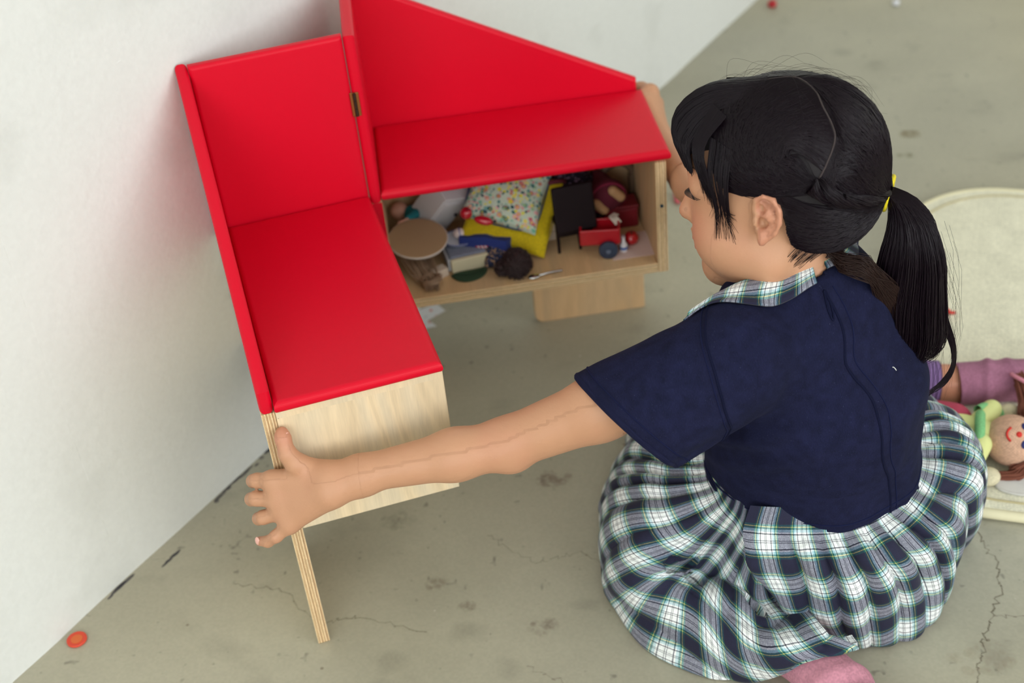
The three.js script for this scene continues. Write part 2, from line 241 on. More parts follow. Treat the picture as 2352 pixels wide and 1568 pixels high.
// frame of a half: X runs from the peak wall to the eaves, Y up, Z from the gable board to the open side
function makeHalf(root, m) {
  // m = +1: Z of the group points out of the open side; the left half is the mirror image
  const { W, D: Dp, shelf, peak, base, t, eave } = H, P = ply[m > 0 ? 0 : 1];
  const put = (name, geo, mat, x, y, z, rot) => { const g = geo; if (rot) g.applyMatrix4(rot); g.translate(x, y, z); if (m < 0) { g.scale(1, 1, -1); flip(g); } return part(name, g, mat, root); };
  const flip = (g) => { if (g.index) { const a = g.index.array; for (let i = 0; i < a.length; i += 3) { const q = a[i]; a[i] = a[i + 1]; a[i + 1] = q; } } else for (const k of ['position', 'normal', 'uv']) { const a = g.attributes[k]; if (!a) continue; const n = a.itemSize; for (let i = 0; i < a.count; i += 3) for (let e = 0; e < n; e++) { const q = a.array[i * n + e]; a.array[i * n + e] = a.array[(i + 1) * n + e]; a.array[(i + 1) * n + e] = q; } } };
  const red = (g) => boxUV(g, 1);
  const lip = 0.0125, over = 0.006;
  // gable board (outer face at z = -W - t): red triangle above, plywood wall with one leg below
  put('gable_panel', red(board([[-t, shelf - lip], [Dp, shelf - lip], [Dp, shelf + eave], [-t, peak]], t, 0.0044)), redPaint, 0, 0, -W - t);
  put('side_wall', plyUV(board(roundCorner([[-t, base - 0.001], [Dp - 0.147, base - 0.001], [Dp - 0.147, 0], [Dp, 0], [Dp, shelf - lip - 0.0004], [-t, shelf - lip - 0.0004]], { 2: 0.014, 3: 0.003 }), t, 0.0009), t), P, 0, 0, -W - t);
  // peak wall (inner face at x = 0): the same two pieces, with the second leg by the hinge
  const turn = new THREE.Matrix4().makeRotationY(Math.PI / 2);       // outline x -> -z
  put('peak_panel', red(board([[0, shelf - lip], [W - 0.0002, shelf - lip], [W - 0.0002, peak], [0, peak]], t, 0.0044)), redPaint, -t, 0, 0, turn);
  put('peak_wall', plyUV(board(roundCorner([[0.012, 0], [0.1, 0], [0.1, base], [W - 0.0002, base], [W - 0.0002, shelf - lip - 0.0004], [0.0, shelf - lip - 0.0004], [0.0, base], [0.012, base]], { 0: 0.01, 1: 0.01 }), t, 0.0009), t), P, -t, 0, 0, turn);
  // red loft shelf with a rounded front lip
  const lay = new THREE.Matrix4().makeRotationX(-Math.PI / 2);       // outline y -> -z
  put('loft_shelf', red(board([[0.0003, 0], [Dp + over, 0], [Dp + over, W - 0.0003], [0.0003, W - 0.0003]], lip, 0.0058)), redPaint, 0, shelf - lip, 0, lay);
  // plywood end wall and bottom
  put('end_wall', plyUV(board([[0, base], [W - 0.0003, base], [W - 0.0003, shelf - lip - 0.0004], [0, shelf - lip - 0.0004]], t, 0.0012), t, 0), P, Dp - t, 0, 0, turn);
  put('bottom_panel', plyUV(board([[0.0003, 0.0], [Dp - t - 0.0003, 0.0], [Dp - t - 0.0003, W - 0.0003], [0.0003, W - 0.0003]], t, 0.0009), t), P, 0, base, 0, lay);
}
const houseLeft = thing('dollhouse_half', 'left half of the red dollhouse, plywood end wall held by the girl\'s left hand', 'dollhouse', HINGE, 0);
makeHalf(houseLeft, -1);
// X of the left half is its depth axis, pointing to the camera; mirrored, its gable lies to the left
const AZ_A = -0.22598, AZ_B = -0.06801;
houseLeft.rotation.y = Math.atan2(-Math.cos(AZ_A), -Math.sin(AZ_A));
const dA = V(-Math.sin(AZ_A), 0, Math.cos(AZ_A)), rB = V(Math.cos(AZ_B), 0, Math.sin(AZ_B)), uB = V(Math.sin(AZ_B), 0, -Math.cos(AZ_B));
const houseRight = thing('dollhouse_half', 'right half of the red dollhouse with toys heaped under its red loft shelf', 'dollhouse', HINGE.clone().addScaledVector(rB, H.t), -AZ_B);
makeHalf(houseRight, 1);
const ORIGIN_B = HINGE.clone().addScaledVector(rB, H.t);
const inB = (u, v, y) => ORIGIN_B.clone().addScaledVector(uB, u).addScaledVector(rB, v).setY(y);  // u = depth behind the open front, v = to the right
{ // red painted front edge below the shelf, the screw hole and the brass hinge
  part('painted_edge', moved(rbox(H.t, 0.075, 0.0010, 0.0004), -H.t / 2, H.shelf - 0.0125 - 0.0375, 0.0005), redPaint, houseRight);
  part('screw', moved(new THREE.CylinderGeometry(0.0021, 0.0021, 0.001, 16), H.D - H.t / 2, 0.252, 0.0002, Math.PI / 2), std(0x1c3a48, 0.5), houseRight);
  const br = phys(0x9a6e3c, 0.42, { metalness: 0.85 });
  const leaf = (x) => moved(rbox(0.0042, 0.027, 0.0016, 0.0005), x, 0, 0);
  const knuckles = [0, 1, 2].map((k) => moved(new THREE.CylinderGeometry(0.0019, 0.0019, 0.0085, 14), 0, -0.009 + k * 0.009, 0.001));
  const h = new THREE.Group(); h.name = 'hinge'; h.position.set(-H.t * 0.82, 0.431, 0.0012); houseRight.add(h);
  part('hinge_leaf', mergeGeometries([leaf(0.0025), leaf(-0.0025)]), br, h); part('hinge_knuckle', mergeGeometries(knuckles), std(0x3a2c20, 0.5, { metalness: 0.6 }), h);
}
// ---------------------------------------------------------------- the girl
const girl = thing('person', 'kneeling girl in navy top and plaid skirt, black ponytail, arms spread to the dollhouse', 'person', V(0.28, 0, -1.0));
const own = (g) => { g.translate(-0.28, 0, 1.0); return g; };
// joints, metres in the room
const J = {
  O: [0.252, 0.461, -1.052], shL: [0.171, 0.345, -0.946], elL: [-0.014, 0.260, -0.970], wrL: [-0.180, 0.222, -0.985],
  shR: [0.300, 0.352, -1.164], elR: [0.236, 0.273, -1.300], wrR: [0.198, 0.276, -1.455], neckT: [0.252, 0.42, -1.046], neckB: [0.252, 0.345, -1.022],
  waist: [0.280, 0.17, -1.02], chest: [0.270, 0.28, -1.022], hipL: [0.245, 0.080, -0.995], hipR: [0.315, 0.085, -1.075], knL: [0.122, 0.046, -1.045], anL: [0.240, 0.021, -0.890], knR: [0.255, 0.055, -1.29], anR: [0.500, 0.032, -1.254],
};
const toward = (p, k) => [p[0] * (1 - k), p[1] + (1.1 - p[1]) * k, p[2] * (1 - k)];   // a small step towards the near side
J.wrL = toward(J.wrL, 0.021); J.elL = toward(J.elL, 0.004);
const UP = V(-0.066, 0.988, -0.138).normalize(), GAZE = V(-0.926, -0.112, -0.36).normalize(), LEFT = new THREE.Vector3().crossVectors(UP, GAZE).normalize();
GAZE.crossVectors(LEFT, UP);
const O = VA(J.O);
const headAt = (x, y, z) => [O.x + LEFT.x * x + UP.x * y + GAZE.x * z, O.y + LEFT.y * x + UP.y * y + GAZE.y * z, O.z + LEFT.z * x + UP.z * y + GAZE.z * z];
const intoHead = (f) => (x, y, z) => { x -= O.x; y -= O.y; z -= O.z; return f(x * LEFT.x + y * LEFT.y + z * LEFT.z, x * UP.x + y * UP.y + z * UP.z, x * GAZE.x + y * GAZE.y + z * GAZE.z); };
const headMatrix = new THREE.Matrix4().makeBasis(LEFT, UP, GAZE).setPosition(O);

// head in its own axes: x to her left, y up, z out of the face, origin between the ears
const poly = (pts, r, k = 0.002) => union(pts.slice(1).map((p, i) => cap(pts[i], p, Array.isArray(r) ? r[i] : r, Array.isArray(r) ? r[i + 1] : r)), k);
function earField(s) {
  // a flat shell standing off the skull, hollowed, with a rolled rim, an inner ridge, tragus and lobe; e = out of the head, a = front, b = up
  const out = V(s * 0.90, 0.05, 0.16).normalize(), up = V(-s * 0.02, 0.99, -0.12).normalize(), fr = new THREE.Vector3().crossVectors(up, out).multiplyScalar(s).normalize();
  if (fr.z < 0) fr.negate();
  const c = V(s * 0.0690, -0.0085, 0.007), P = (a, b, e) => { const q = c.clone().addScaledVector(fr, a).addScaledVector(up, b).addScaledVector(out, e); return [q.x, q.y, q.z]; };
  const rim = poly([P(0.0055, -0.002, 0.0015), P(0.0085, 0.009, 0.002), P(0.007, 0.0175, 0.0035), P(0.0, 0.0225, 0.0045), P(-0.0085, 0.0205, 0.005), P(-0.0145, 0.012, 0.0055), P(-0.0155, 0.001, 0.0052), P(-0.012, -0.0095, 0.004), P(-0.005, -0.0165, 0.002)], [0.0021, 0.0022, 0.0024, 0.0026, 0.0027, 0.0026, 0.0025, 0.0025, 0.003]);
  const ridge = poly([P(0.002, 0.0145, 0.0022), P(-0.0055, 0.010, 0.0028), P(-0.0092, 0.002, 0.0028), P(-0.0078, -0.007, 0.0022), P(-0.001, -0.0112, 0.0018)], [0.0016, 0.002, 0.0022, 0.0022, 0.0024]);
  const lobe = ell(P(0.0005, -0.0185, 0.0012), [0.0058, 0.0072, 0.0042]), tragus = ell(P(0.0068, -0.004, 0.002), [0.0034, 0.0052, 0.003]);
  const plate = (x, y, z) => { const X = x - c.x, Y = y - c.y, Z = z - c.z, a = X * fr.x + Y * fr.y + Z * fr.z, b = X * up.x + Y * up.y + Z * up.z, e = X * out.x + Y * out.y + Z * out.z; const q = Math.hypot((a + 0.003) / 0.0128, (b - 0.003) / 0.0205) - 1; return Math.max(q * 0.0128, Math.abs(e + 0.0012) - 0.0018); };
  const root = cap([s * 0.056, -0.001, 0.009], P(-0.004, 0.004, -0.002), 0.012, 0.009), root2 = cap([s * 0.054, -0.017, 0.014], P(0.0, -0.010, -0.002), 0.010, 0.006);
  const bowl = ell(P(0.0005, -0.004, 0.003), [0.0062, 0.0068, 0.0062]), fossa = ell(P(0.001, 0.0105, 0.0035), [0.0048, 0.0058, 0.0038]);
  return (x, y, z) => { let d = smin(smin(plate(x, y, z), root(x, y, z), 0.004), root2(x, y, z), 0.004); d = Math.max(d, -bowl(x, y, z)); d = Math.max(d, -fossa(x, y, z)); d = smin(d, rim(x, y, z), 0.002); d = smin(d, ridge(x, y, z), 0.0022); d = smin(d, lobe(x, y, z), 0.004); return smin(d, tragus(x, y, z), 0.002); };
}
const headParts = (() => {
  const skull = ell([0, 0.02, -0.003], [0.0645, 0.061, 0.0745]), face = ell([0, -0.028, 0.028], [0.058, 0.066, 0.056]), brow = ell([0, 0.018, 0.05], [0.048, 0.03, 0.032]);
  const jaw = union([cap([0, -0.086, 0.058], [0.042, -0.062, 0.012], 0.018, 0.022), cap([0, -0.086, 0.058], [-0.042, -0.062, 0.012], 0.018, 0.022)], 0.01);
  const chin = ell([0, -0.088, 0.064], [0.017, 0.014, 0.014]), cheekL = ell([0.033, -0.045, 0.046], [0.028, 0.030, 0.030]), cheekR = ell([-0.033, -0.045, 0.046], [0.028, 0.030, 0.030]);
  const nose = union([cap([0, -0.004, 0.077], [0, -0.030, 0.0885], 0.006, 0.0078), ell([0, -0.0335, 0.0895], [0.0082, 0.0072, 0.0075]), ell([0.0085, -0.0355, 0.0825], [0.0058, 0.005, 0.006]), ell([-0.0085, -0.0355, 0.0825], [0.0058, 0.005, 0.006])], 0.005);
  const lips = union([poly([[-0.016, -0.0630, 0.075], [-0.006, -0.049, 0.0835], [0, -0.0605, 0.0845], [0.006, -0.049, 0.0835], [0.016, -0.0630, 0.075]], 0.0036), poly([[-0.014, -0.0645, 0.0755], [0, -0.0685, 0.083], [0.014, -0.0645, 0.0755]], 0.0042), ell([0, -0.0610, 0.07], [0.022, 0.018, 0.014])], 0.003);
  const lidL = ell([0.030, 0.006, 0.065], [0.0155, 0.0115, 0.0125]), lidR = ell([-0.030, 0.006, 0.065], [0.0155, 0.0115, 0.0125]);
  const eL = earField(1), eR = earField(-1);
  return (x, y, z) => { let d = smin(skull(x, y, z), face(x, y, z), 0.03); d = smin(d, brow(x, y, z), 0.014); d = smin(d, jaw(x, y, z), 0.022); d = smin(d, chin(x, y, z), 0.012); d = smin(d, cheekL(x, y, z), 0.016); d = smin(d, cheekR(x, y, z), 0.016); d = smin(d, nose(x, y, z), 0.006); d = smin(d, lips(x, y, z), 0.003); d = smin(d, lidL(x, y, z), 0.005); d = smin(d, lidR(x, y, z), 0.005); if (x > 0.03) d = smin(d, eL(x, y, z), 0.004); if (x < -0.03) d = smin(d, eR(x, y, z), 0.004); return d; };
})();
const headF = intoHead(headParts);
const neckF = union([cap(J.neckT, J.neckB, 0.033, 0.035), cap(headAt(0, -0.05, -0.012), [0.266, 0.355, -1.024], 0.031, 0.032)], 0.02);

// hands: wrist, knuckles, finger joints
const HL = {
  fingers: [
    [[-0.2395, 0.2185, -1.002], [-0.2555, 0.2155, -1.008], [-0.2625, 0.203, -1.022], [-0.2570, 0.195, -1.033]],
    [[-0.2385, 0.2015, -0.994], [-0.2585, 0.2000, -1.000], [-0.2665, 0.187, -1.014], [-0.2605, 0.178, -1.026]],
    [[-0.2335, 0.1905, -0.988], [-0.2545, 0.1830, -0.991], [-0.2620, 0.170, -1.004], [-0.2560, 0.162, -1.015]],
    [[-0.2285, 0.1800, -0.981], [-0.2435, 0.1690, -0.978], [-0.2535, 0.1595, -0.982], [-0.2625, 0.1555, -0.988]],
  ],
  r: [[0.0082, 0.0068, 0.0062, 0.0055], [0.0084, 0.0070, 0.0063, 0.0056], [0.0080, 0.0066, 0.0060, 0.0053], [0.0074, 0.0060, 0.0054, 0.0047]],
};
HL.fingers = HL.fingers.map((f) => f.map((p) => toward(p, 0.0235)));
const HK = 0.0225;
const handL = (() => {
  const fs = [], w1 = toward([-0.184, 0.2285, -0.9895], HK), w2 = toward([-0.184, 0.2145, -0.979], HK);
  HL.fingers.forEach((f, i) => { fs.push(poly(f, HL.r[i], 0.003)); });
  const palm = [cap(w1, HL.fingers[0][0], 0.0128, 0.0092), cap(toward([-0.183, 0.222, -0.985], HK), HL.fingers[1][0], 0.0135, 0.0096), cap(toward([-0.183, 0.218, -0.981], HK), HL.fingers[2][0], 0.0132, 0.0092), cap(w2, HL.fingers[3][0], 0.0125, 0.0086), cap(HL.fingers[0][0], HL.fingers[3][0], 0.0064, 0.0060)];
  const thumb = poly([toward([-0.196, 0.2275, -0.998], 0.025), toward([-0.2150, 0.2335, -1.006], 0.031), toward([-0.2215, 0.2425, -1.0105], 0.034), toward([-0.2240, 0.2545, -1.0195], 0.036), toward([-0.2245, 0.2585, -1.0232], 0.036)], [0.0115, 0.0092, 0.0074, 0.0066, 0.0052], 0.006);
  const body = union(palm, 0.010);
  return (x, y, z) => { let d = smin(body(x, y, z), thumb(x, y, z), 0.006), e = 1e9; for (const f of fs) e = Math.min(e, f(x, y, z)); return smin(d, e, 0.0034); };
})();
const handR = (() => {
  const kn = [[0.198, 0.311, -1.522], [0.2035, 0.293, -1.526], [0.204, 0.277, -1.523], [0.203, 0.262, -1.517]];
  const fing = kn.map((k, i) => poly([k, [k[0] - 0.008, k[1] - 0.002, k[2] - 0.020], [k[0] - 0.030, k[1] - 0.004, k[2] - 0.0270], [k[0] - 0.044, k[1] - 0.006, k[2] - 0.0255]], [0.0094, 0.0068, 0.0062, 0.0054], 0.003));
  const palm = union(kn.map((k, i) => cap([0.197 + i * 0.0012, 0.284 - i * 0.0055, -1.468], k, 0.0130, 0.0104)), 0.008);
  const thumb = poly([[0.196, 0.288, -1.475], [0.192, 0.301, -1.488], [0.190, 0.310, -1.502], [0.188, 0.314, -1.516]], [0.0115, 0.0088, 0.0074, 0.0058], 0.006);
  return (x, y, z) => { let e = 1e9; for (const f of fing) e = Math.min(e, f(x, y, z)); return smin(smin(palm(x, y, z), thumb(x, y, z), 0.006), e, 0.005); };
})();
const armL = (() => { const m = [mix(J.elL[0], J.wrL[0], 0.3), mix(J.elL[1], J.wrL[1], 0.3) + 0.001, mix(J.elL[2], J.wrL[2], 0.3)]; return union([cap(J.shL, [0.07, 0.3, -0.958], 0.0305, 0.0285), cap([0.07, 0.3, -0.958], J.elL, 0.0285, 0.0235), cap(J.elL, m, 0.0225, 0.0228), cap(m, toward([-0.152, 0.2305, -0.984], 0.018), 0.0228, 0.0168), cap(toward([-0.152, 0.2315, -0.985], 0.018), toward([-0.184, 0.2275, -0.9885], HK), 0.0145, 0.0128), cap(toward([-0.152, 0.226, -0.981], 0.018), toward([-0.184, 0.2155, -0.9795], HK), 0.0145, 0.0125), ell([-0.010, 0.254, -0.958], [0.013, 0.012, 0.012])], 0.012); })();
const armR = union([cap(J.shR, J.elR, 0.033, 0.0245), cap(J.elR, [0.222, 0.276, -1.36], 0.0235, 0.0230), cap([0.222, 0.276, -1.36], J.wrR, 0.0230, 0.0170), cap(J.wrR, [0.198, 0.277, -1.472], 0.0168, 0.0145)], 0.012);
const torsoF = union([cap(J.waist, J.chest, 0.078, 0.078), cap(J.chest, [0.262, 0.335, -1.03], 0.078, 0.05), cap([0.262, 0.33, -1.03], J.shL, 0.042, 0.028), cap([0.262, 0.33, -1.03], J.shR, 0.045, 0.034), cap(J.hipL, J.hipR, 0.058, 0.058), cap([0.27, 0.09, -1.025], J.waist, 0.074, 0.076)], 0.03);
const legs = [cap(J.hipL, J.knL, 0.050, 0.040), cap(J.knL, J.anL, 0.034, 0.019), cap(J.anL, [0.283, 0.024, -0.825], 0.0185, 0.017), cap(J.hipR, J.knR, 0.056, 0.044), cap(J.knR, [0.36, 0.045, -1.275], 0.04, 0.037), cap([0.36, 0.045, -1.275], J.anR, 0.036, 0.0205), cap(J.anR, [0.60, 0.028, -1.244], 0.0205, 0.019)];
const legsF = union(legs, 0.015);
const armsF = (x, y, z) => smin(smin(armL(x, y, z), handL(x, y, z), 0.008), smin(armR(x, y, z), handR(x, y, z), 0.008), 0.001);
const bodyF = (x, y, z) => smin(smin(smin(torsoF(x, y, z), legsF(x, y, z), 0.02), armsF(x, y, z), 0.015), smin(neckF(x, y, z), headF(x, y, z), 0.012), 0.015);
const lowF = (x, y, z) => smin(torsoF(x, y, z), legsF(x, y, z), 0.02);
const upF = (x, y, z) => smin(headF(x, y, z), neckF(x, y, z), 0.012);
const bodyGeo = mergeGeometries([
  field((x, y, z) => smin(smin(lowF(x, y, z), smin(armL(x, y, z), armR(x, y, z), 0.001), 0.015), neckF(x, y, z), 0.015), [0.0, -0.0, -1.42], [0.66, 0.41, -0.78], 0.008),
  field((x, y, z) => smin(armL(x, y, z), handL(x, y, z), 0.008), [-0.165, 0.16, -1.04], [0.09, 0.36, -0.87], 0.0035),
  field((x, y, z) => smin(armL(x, y, z), handL(x, y, z), 0.008), [-0.285, 0.14, -1.045], [-0.15, 0.310, -0.905], 0.0016),
  field((x, y, z) => smin(armR(x, y, z), handR(x, y, z), 0.008), [0.12, 0.225, -1.575], [0.275, 0.345, -1.37], 0.003),
  field(upF, [0.115, 0.335, -1.19], [0.40, 0.58, -0.935], 0.0021),
]);
{ // skin colour: pale, pinker at the thumb tip, knuckles, ear, cheek and lips
  const p = bodyGeo.attributes.position, c = new Float32Array(p.count * 3), base = new THREE.Color(0xc3906e), pink = new THREE.Color(0xce7a68), lip = new THREE.Color(0xc46a66), q = new THREE.Color();
  const blush = intoHead((x, y, z) => Math.max(0.6 * Math.exp(-(((Math.abs(x) - 0.04) / 0.016) ** 2 + ((y + 0.035) / 0.018) ** 2)) * (z > 0.02 ? 1 : 0), 0.55 * (Math.abs(x) > 0.069 && z < 0.012 ? 1 : 0), 0.5 * Math.exp(-((x / 0.008) ** 2 + ((y + 0.033) / 0.008) ** 2)) * (z > 0.06 ? 1 : 0)));
  const lipW = intoHead((x, y, z) => (z > 0.06 ? Math.exp(-((x / 0.013) ** 4 + ((y + 0.0635) / 0.0052) ** 4)) : 0));
  for (let i = 0; i < p.count; i++) {
    const x = p.getX(i), y = p.getY(i), z = p.getZ(i); q.copy(base);
    let k = blush(x, y, z); const near = (a, r) => Math.exp(-(((x - a[0]) ** 2 + (y - a[1]) ** 2 + (z - a[2]) ** 2) / (r * r)));
    k += 0.75 * near(toward([-0.2245, 0.2555, -1.0205], 0.036), 0.012); for (const f of HL.fingers) { k += 0.3 * near(f[1], 0.006) + 0.45 * near(f[3], 0.008); }
    k += 0.25 * near(J.elL, 0.03) + 0.10 * noise(x * 60, y * 60, z * 60) + 0.06 * noise(x * 160, y * 160, z * 160);
    q.lerp(pink, clamp(k, 0, 1) * 0.6); q.lerp(lip, clamp(lipW(x, y, z), 0, 1) * 0.8); c[i * 3] = q.r; c[i * 3 + 1] = q.g; c[i * 3 + 2] = q.b;
  }
  bodyGeo.setAttribute('color', new THREE.BufferAttribute(c, 3));
}
boxUV(bodyGeo, 1);
const skin = phys(0xffffff, 0.52, { vertexColors: true, sheen: 0.2, sheenRoughness: 0.5, sheenColor: new THREE.Color(0.9, 0.6, 0.5), bumpMap: pixels(512, 512, (u, v) => { const q = 128 + 70 * fbm(u * 60, v * 60, 3); return [q, q, q]; }, true, false), bumpScale: 0.00018 });
skin.bumpMap.repeat.set(14, 14);
part('body', own(bodyGeo), skin, girl);
{ // nails, eyes, lashes
  const nail = phys(0xe8b0a0, 0.3, { clearcoat: 0.3 });
  const put = (p, n, w, l) => { const g = new THREE.SphereGeometry(1, 18, 12); g.scale(w, l, 0.0011); const q = new THREE.Quaternion().setFromUnitVectors(V(0, 0, 1), VA(n).normalize()); g.applyQuaternion(q); g.translate(p[0], p[1], p[2]); part('nail', own(g), nail, girl); };
  put(toward([-0.2188, 0.2562, -1.0175], 0.036), [0.80, 0.18, 0.5], 0.0034, 0.0050);
  put(toward([-0.2640, 0.1590, -0.9850], 0.0235), [-0.62, 0.3, 0.72], 0.003, 0.004);
  for (const s of [1, -1]) {
    const ball = new THREE.SphereGeometry(0.0105, 24, 18); ball.applyMatrix4(new THREE.Matrix4().makeTranslation(s * 0.030, 0.000, 0.0645)).applyMatrix4(headMatrix); part('eye', own(ball), phys(0xe8e0da, 0.25, { clearcoat: 1 }), girl);
    const iris = new THREE.SphereGeometry(0.0056, 20, 14); iris.scale(1, 1, 0.4); iris.applyMatrix4(new THREE.Matrix4().makeTranslation(s * 0.030, -0.003, 0.0742)).applyMatrix4(headMatrix); part('iris', own(iris), phys(0x1c100c, 0.2, { clearcoat: 1 }), girl);
    const L = []; for (let i = 0; i < 26; i++) { const t = i / 25, x = s * mix(0.018, 0.0425, t), z = 0.0757 - 0.014 * (Math.abs(t - 0.42) * 1.7) ** 2, y = 0.0022 - 0.002 * t; const a = V(x, y, z - 0.001), b = V(x + s * 0.002 * (t - 0.25), y - 0.0022, z + 0.0038), e = V(x + s * 0.004 * (t - 0.2), y - 0.0022, z + 0.0072); L.push(tube([a, b, e], 0.00026, 5, 4)); }
    const lg = mergeGeometries(L); lg.applyMatrix4(headMatrix); part('eyelashes', own(lg), std(0x120d0e, 0.5), girl);
    const brow = []; for (let i = 0; i < 40; i++) { const t = i / 39, x = s * mix(0.014, 0.046, t), y = 0.020 + 0.005 * Math.sin(t * 2.6), z = 0.083 - 0.026 * t * t; brow.push(tube([V(x, y, z), V(x + s * 0.004, y + 0.0016, z - 0.0008), V(x + s * 0.008, y + 0.0012, z - 0.003)], 0.00018, 4, 4)); }
    const bg = mergeGeometries(brow); bg.applyMatrix4(headMatrix); part('eyebrow', own(bg), std(0x5a4238, 0.7), girl);
  }
}
// ---------------------------------------------------------------- her clothes
const plaidTex = (() => {
  const navy = [24, 24, 52], green = [14, 84, 80], yel = [226, 208, 112], blue = [158, 196, 206], white = [243, 246, 244], ink = [20, 22, 34];
  const bands = [[34, navy], [4, green], [1.6, yel], [4, green], [5, blue], [3, white], [2.2, ink], [10.6, white], [1.1, ink], [2.4, white], [1.1, ink], [10.6, white], [2.2, ink], [3, white], [5, blue], [4, green], [1.6, yel], [4, green]], total = bands.reduce((s, b) => s + b[0], 0);
  const at = (t) => { let q = ((t % 1) + 1) % 1 * total; for (const [w, c] of bands) { if (q < w) return c; q -= w; } return navy; };
  const n = 1024, rep = 2;
  return pixels(n, n, (u, v, x, y) => {
    const a = at(u * rep + 0.002 * noise(v * 60, 3)), b = at(v * rep + 0.002 * noise(u * 60, 7)), tw = ((x + y) & 7) / 7, m = 0.5 + 0.26 * (tw - 0.5) + 0.12 * noise(x / 5, y / 5, 3), l = 1 + 0.05 * noise(x / 7, y / 40, 2) + 0.05 * noise(x / 40, y / 7, 5);
    return [(a[0] * m + b[0] * (1 - m)) * l, (a[1] * m + b[1] * (1 - m)) * l, (a[2] * m + b[2] * (1 - m)) * l];
  });
})();
const PLAID = 0.108;                                                 // two repeats of the check, metres
const plaid = phys(0xffffff, 0.85, { map: plaidTex, sheen: 0.25, sheenRoughness: 0.6, sheenColor: new THREE.Color(0.7, 0.7, 0.75), side: THREE.DoubleSide });

// navy jersey top: body, two sleeves; shell cut open at hem, cuffs and neck
const cuffN = V(-0.656, -0.548, 0.02).addScaledVector(V(0.0, 0.0, 1), 0.25).normalize();
const CUFF = V(0.0965, 0.289, -0.944);
const shirtF = (() => {
  const trunk = union([cap([0.281, 0.140, -1.022], [0.276, 0.25, -1.02], 0.106, 0.096), cap([0.276, 0.25, -1.02], [0.268, 0.315, -1.026], 0.096, 0.076), cap([0.268, 0.325, -1.03], [0.195, 0.338, -0.965], 0.058, 0.046), cap([0.268, 0.325, -1.03], [0.292, 0.335, -1.125], 0.058, 0.046)], 0.035);
  const slL = union([cap([0.168, 0.322, -0.950], [0.072, 0.274, -0.942], 0.0475, 0.0515), cap([0.190, 0.345, -0.957], [0.06, 0.296, -0.960], 0.0455, 0.0345)], 0.012), slR = cap([0.295, 0.335, -1.14], [0.262, 0.29, -1.25], 0.046, 0.050);
  const neck = cap([0.250, 0.46, -1.046], [0.252, 0.33, -1.024], 0.043, 0.043), cutR = V(-0.3, -0.42, -0.85).normalize(), cR = V(0.272, 0.305, -1.212);
  const fold = (x, y, z) => {
    // soft creases: from the armpit across the side, and long drapes down the back
    const q = (x - 0.17) * 0.55 + (0.265 - y) * 1.0 + (z + 0.93) * 0.3, arm = Math.exp(-(((x - 0.17) / 0.07) ** 2 + ((y - 0.245) / 0.05) ** 2));
    const back = Math.sin((x * 0.8 - z * 0.2 + y * 0.25) * 95 + 2 * noise(x * 14, y * 9, z * 14)) * sstep(0.33, 0.22, y);
    return 0.0032 * arm * Math.sin(q * 190 + noise(x * 20, y * 20)) + 0.0011 * back + 0.0022 * noise(x * 24, y * 18, z * 24) + 0.001 * noise(x * 55, y * 40, z * 55);
  };
  const solid = (x, y, z) => smin(trunk(x, y, z), smin(slL(x, y, z), slR(x, y, z), 0.001), 0.017) + fold(x, y, z);
  const hem = (x, z) => 0.1545 + 0.006 * noise(x * 9, z * 9, 4);
  const cuts = (x, y, z) => Math.max(hem(x, z) - y, (x - CUFF.x) * cuffN.x + (y - CUFF.y) * cuffN.y + (z - CUFF.z) * cuffN.z, (x - cR.x) * cutR.x + (y - cR.y) * cutR.y + (z - cR.z) * cutR.z, -neck(x, y, z));
  return { solid, full: (x, y, z) => { const d = solid(x, y, z); return Math.max(Math.max(d, -(d + 0.007)), cuts(x, y, z)); }, cuts };
})();
const navyWeave = pixels(1024, 1024, (u, v, x, y) => { const l = 1 + 0.10 * noise(x / 2.2, y / 6, 2) + 0.10 * noise(x / 30, y / 30, 4) + 0.08 * fbm(u * 9, v * 9, 3), s = noise(x / 2.6, y / 2.6, 8) > 0.93 ? 42 : 0; return [27 * l + s, 29 * l + s, 53 * l + s]; });
const navy = phys(0xffffff, 0.95, { specularIntensity: 0.2, map: navyWeave, sheen: 0.06, sheenRoughness: 0.5, sheenColor: new THREE.Color(0.28, 0.3, 0.42), bumpMap: navyWeave, bumpScale: 0.0003 });
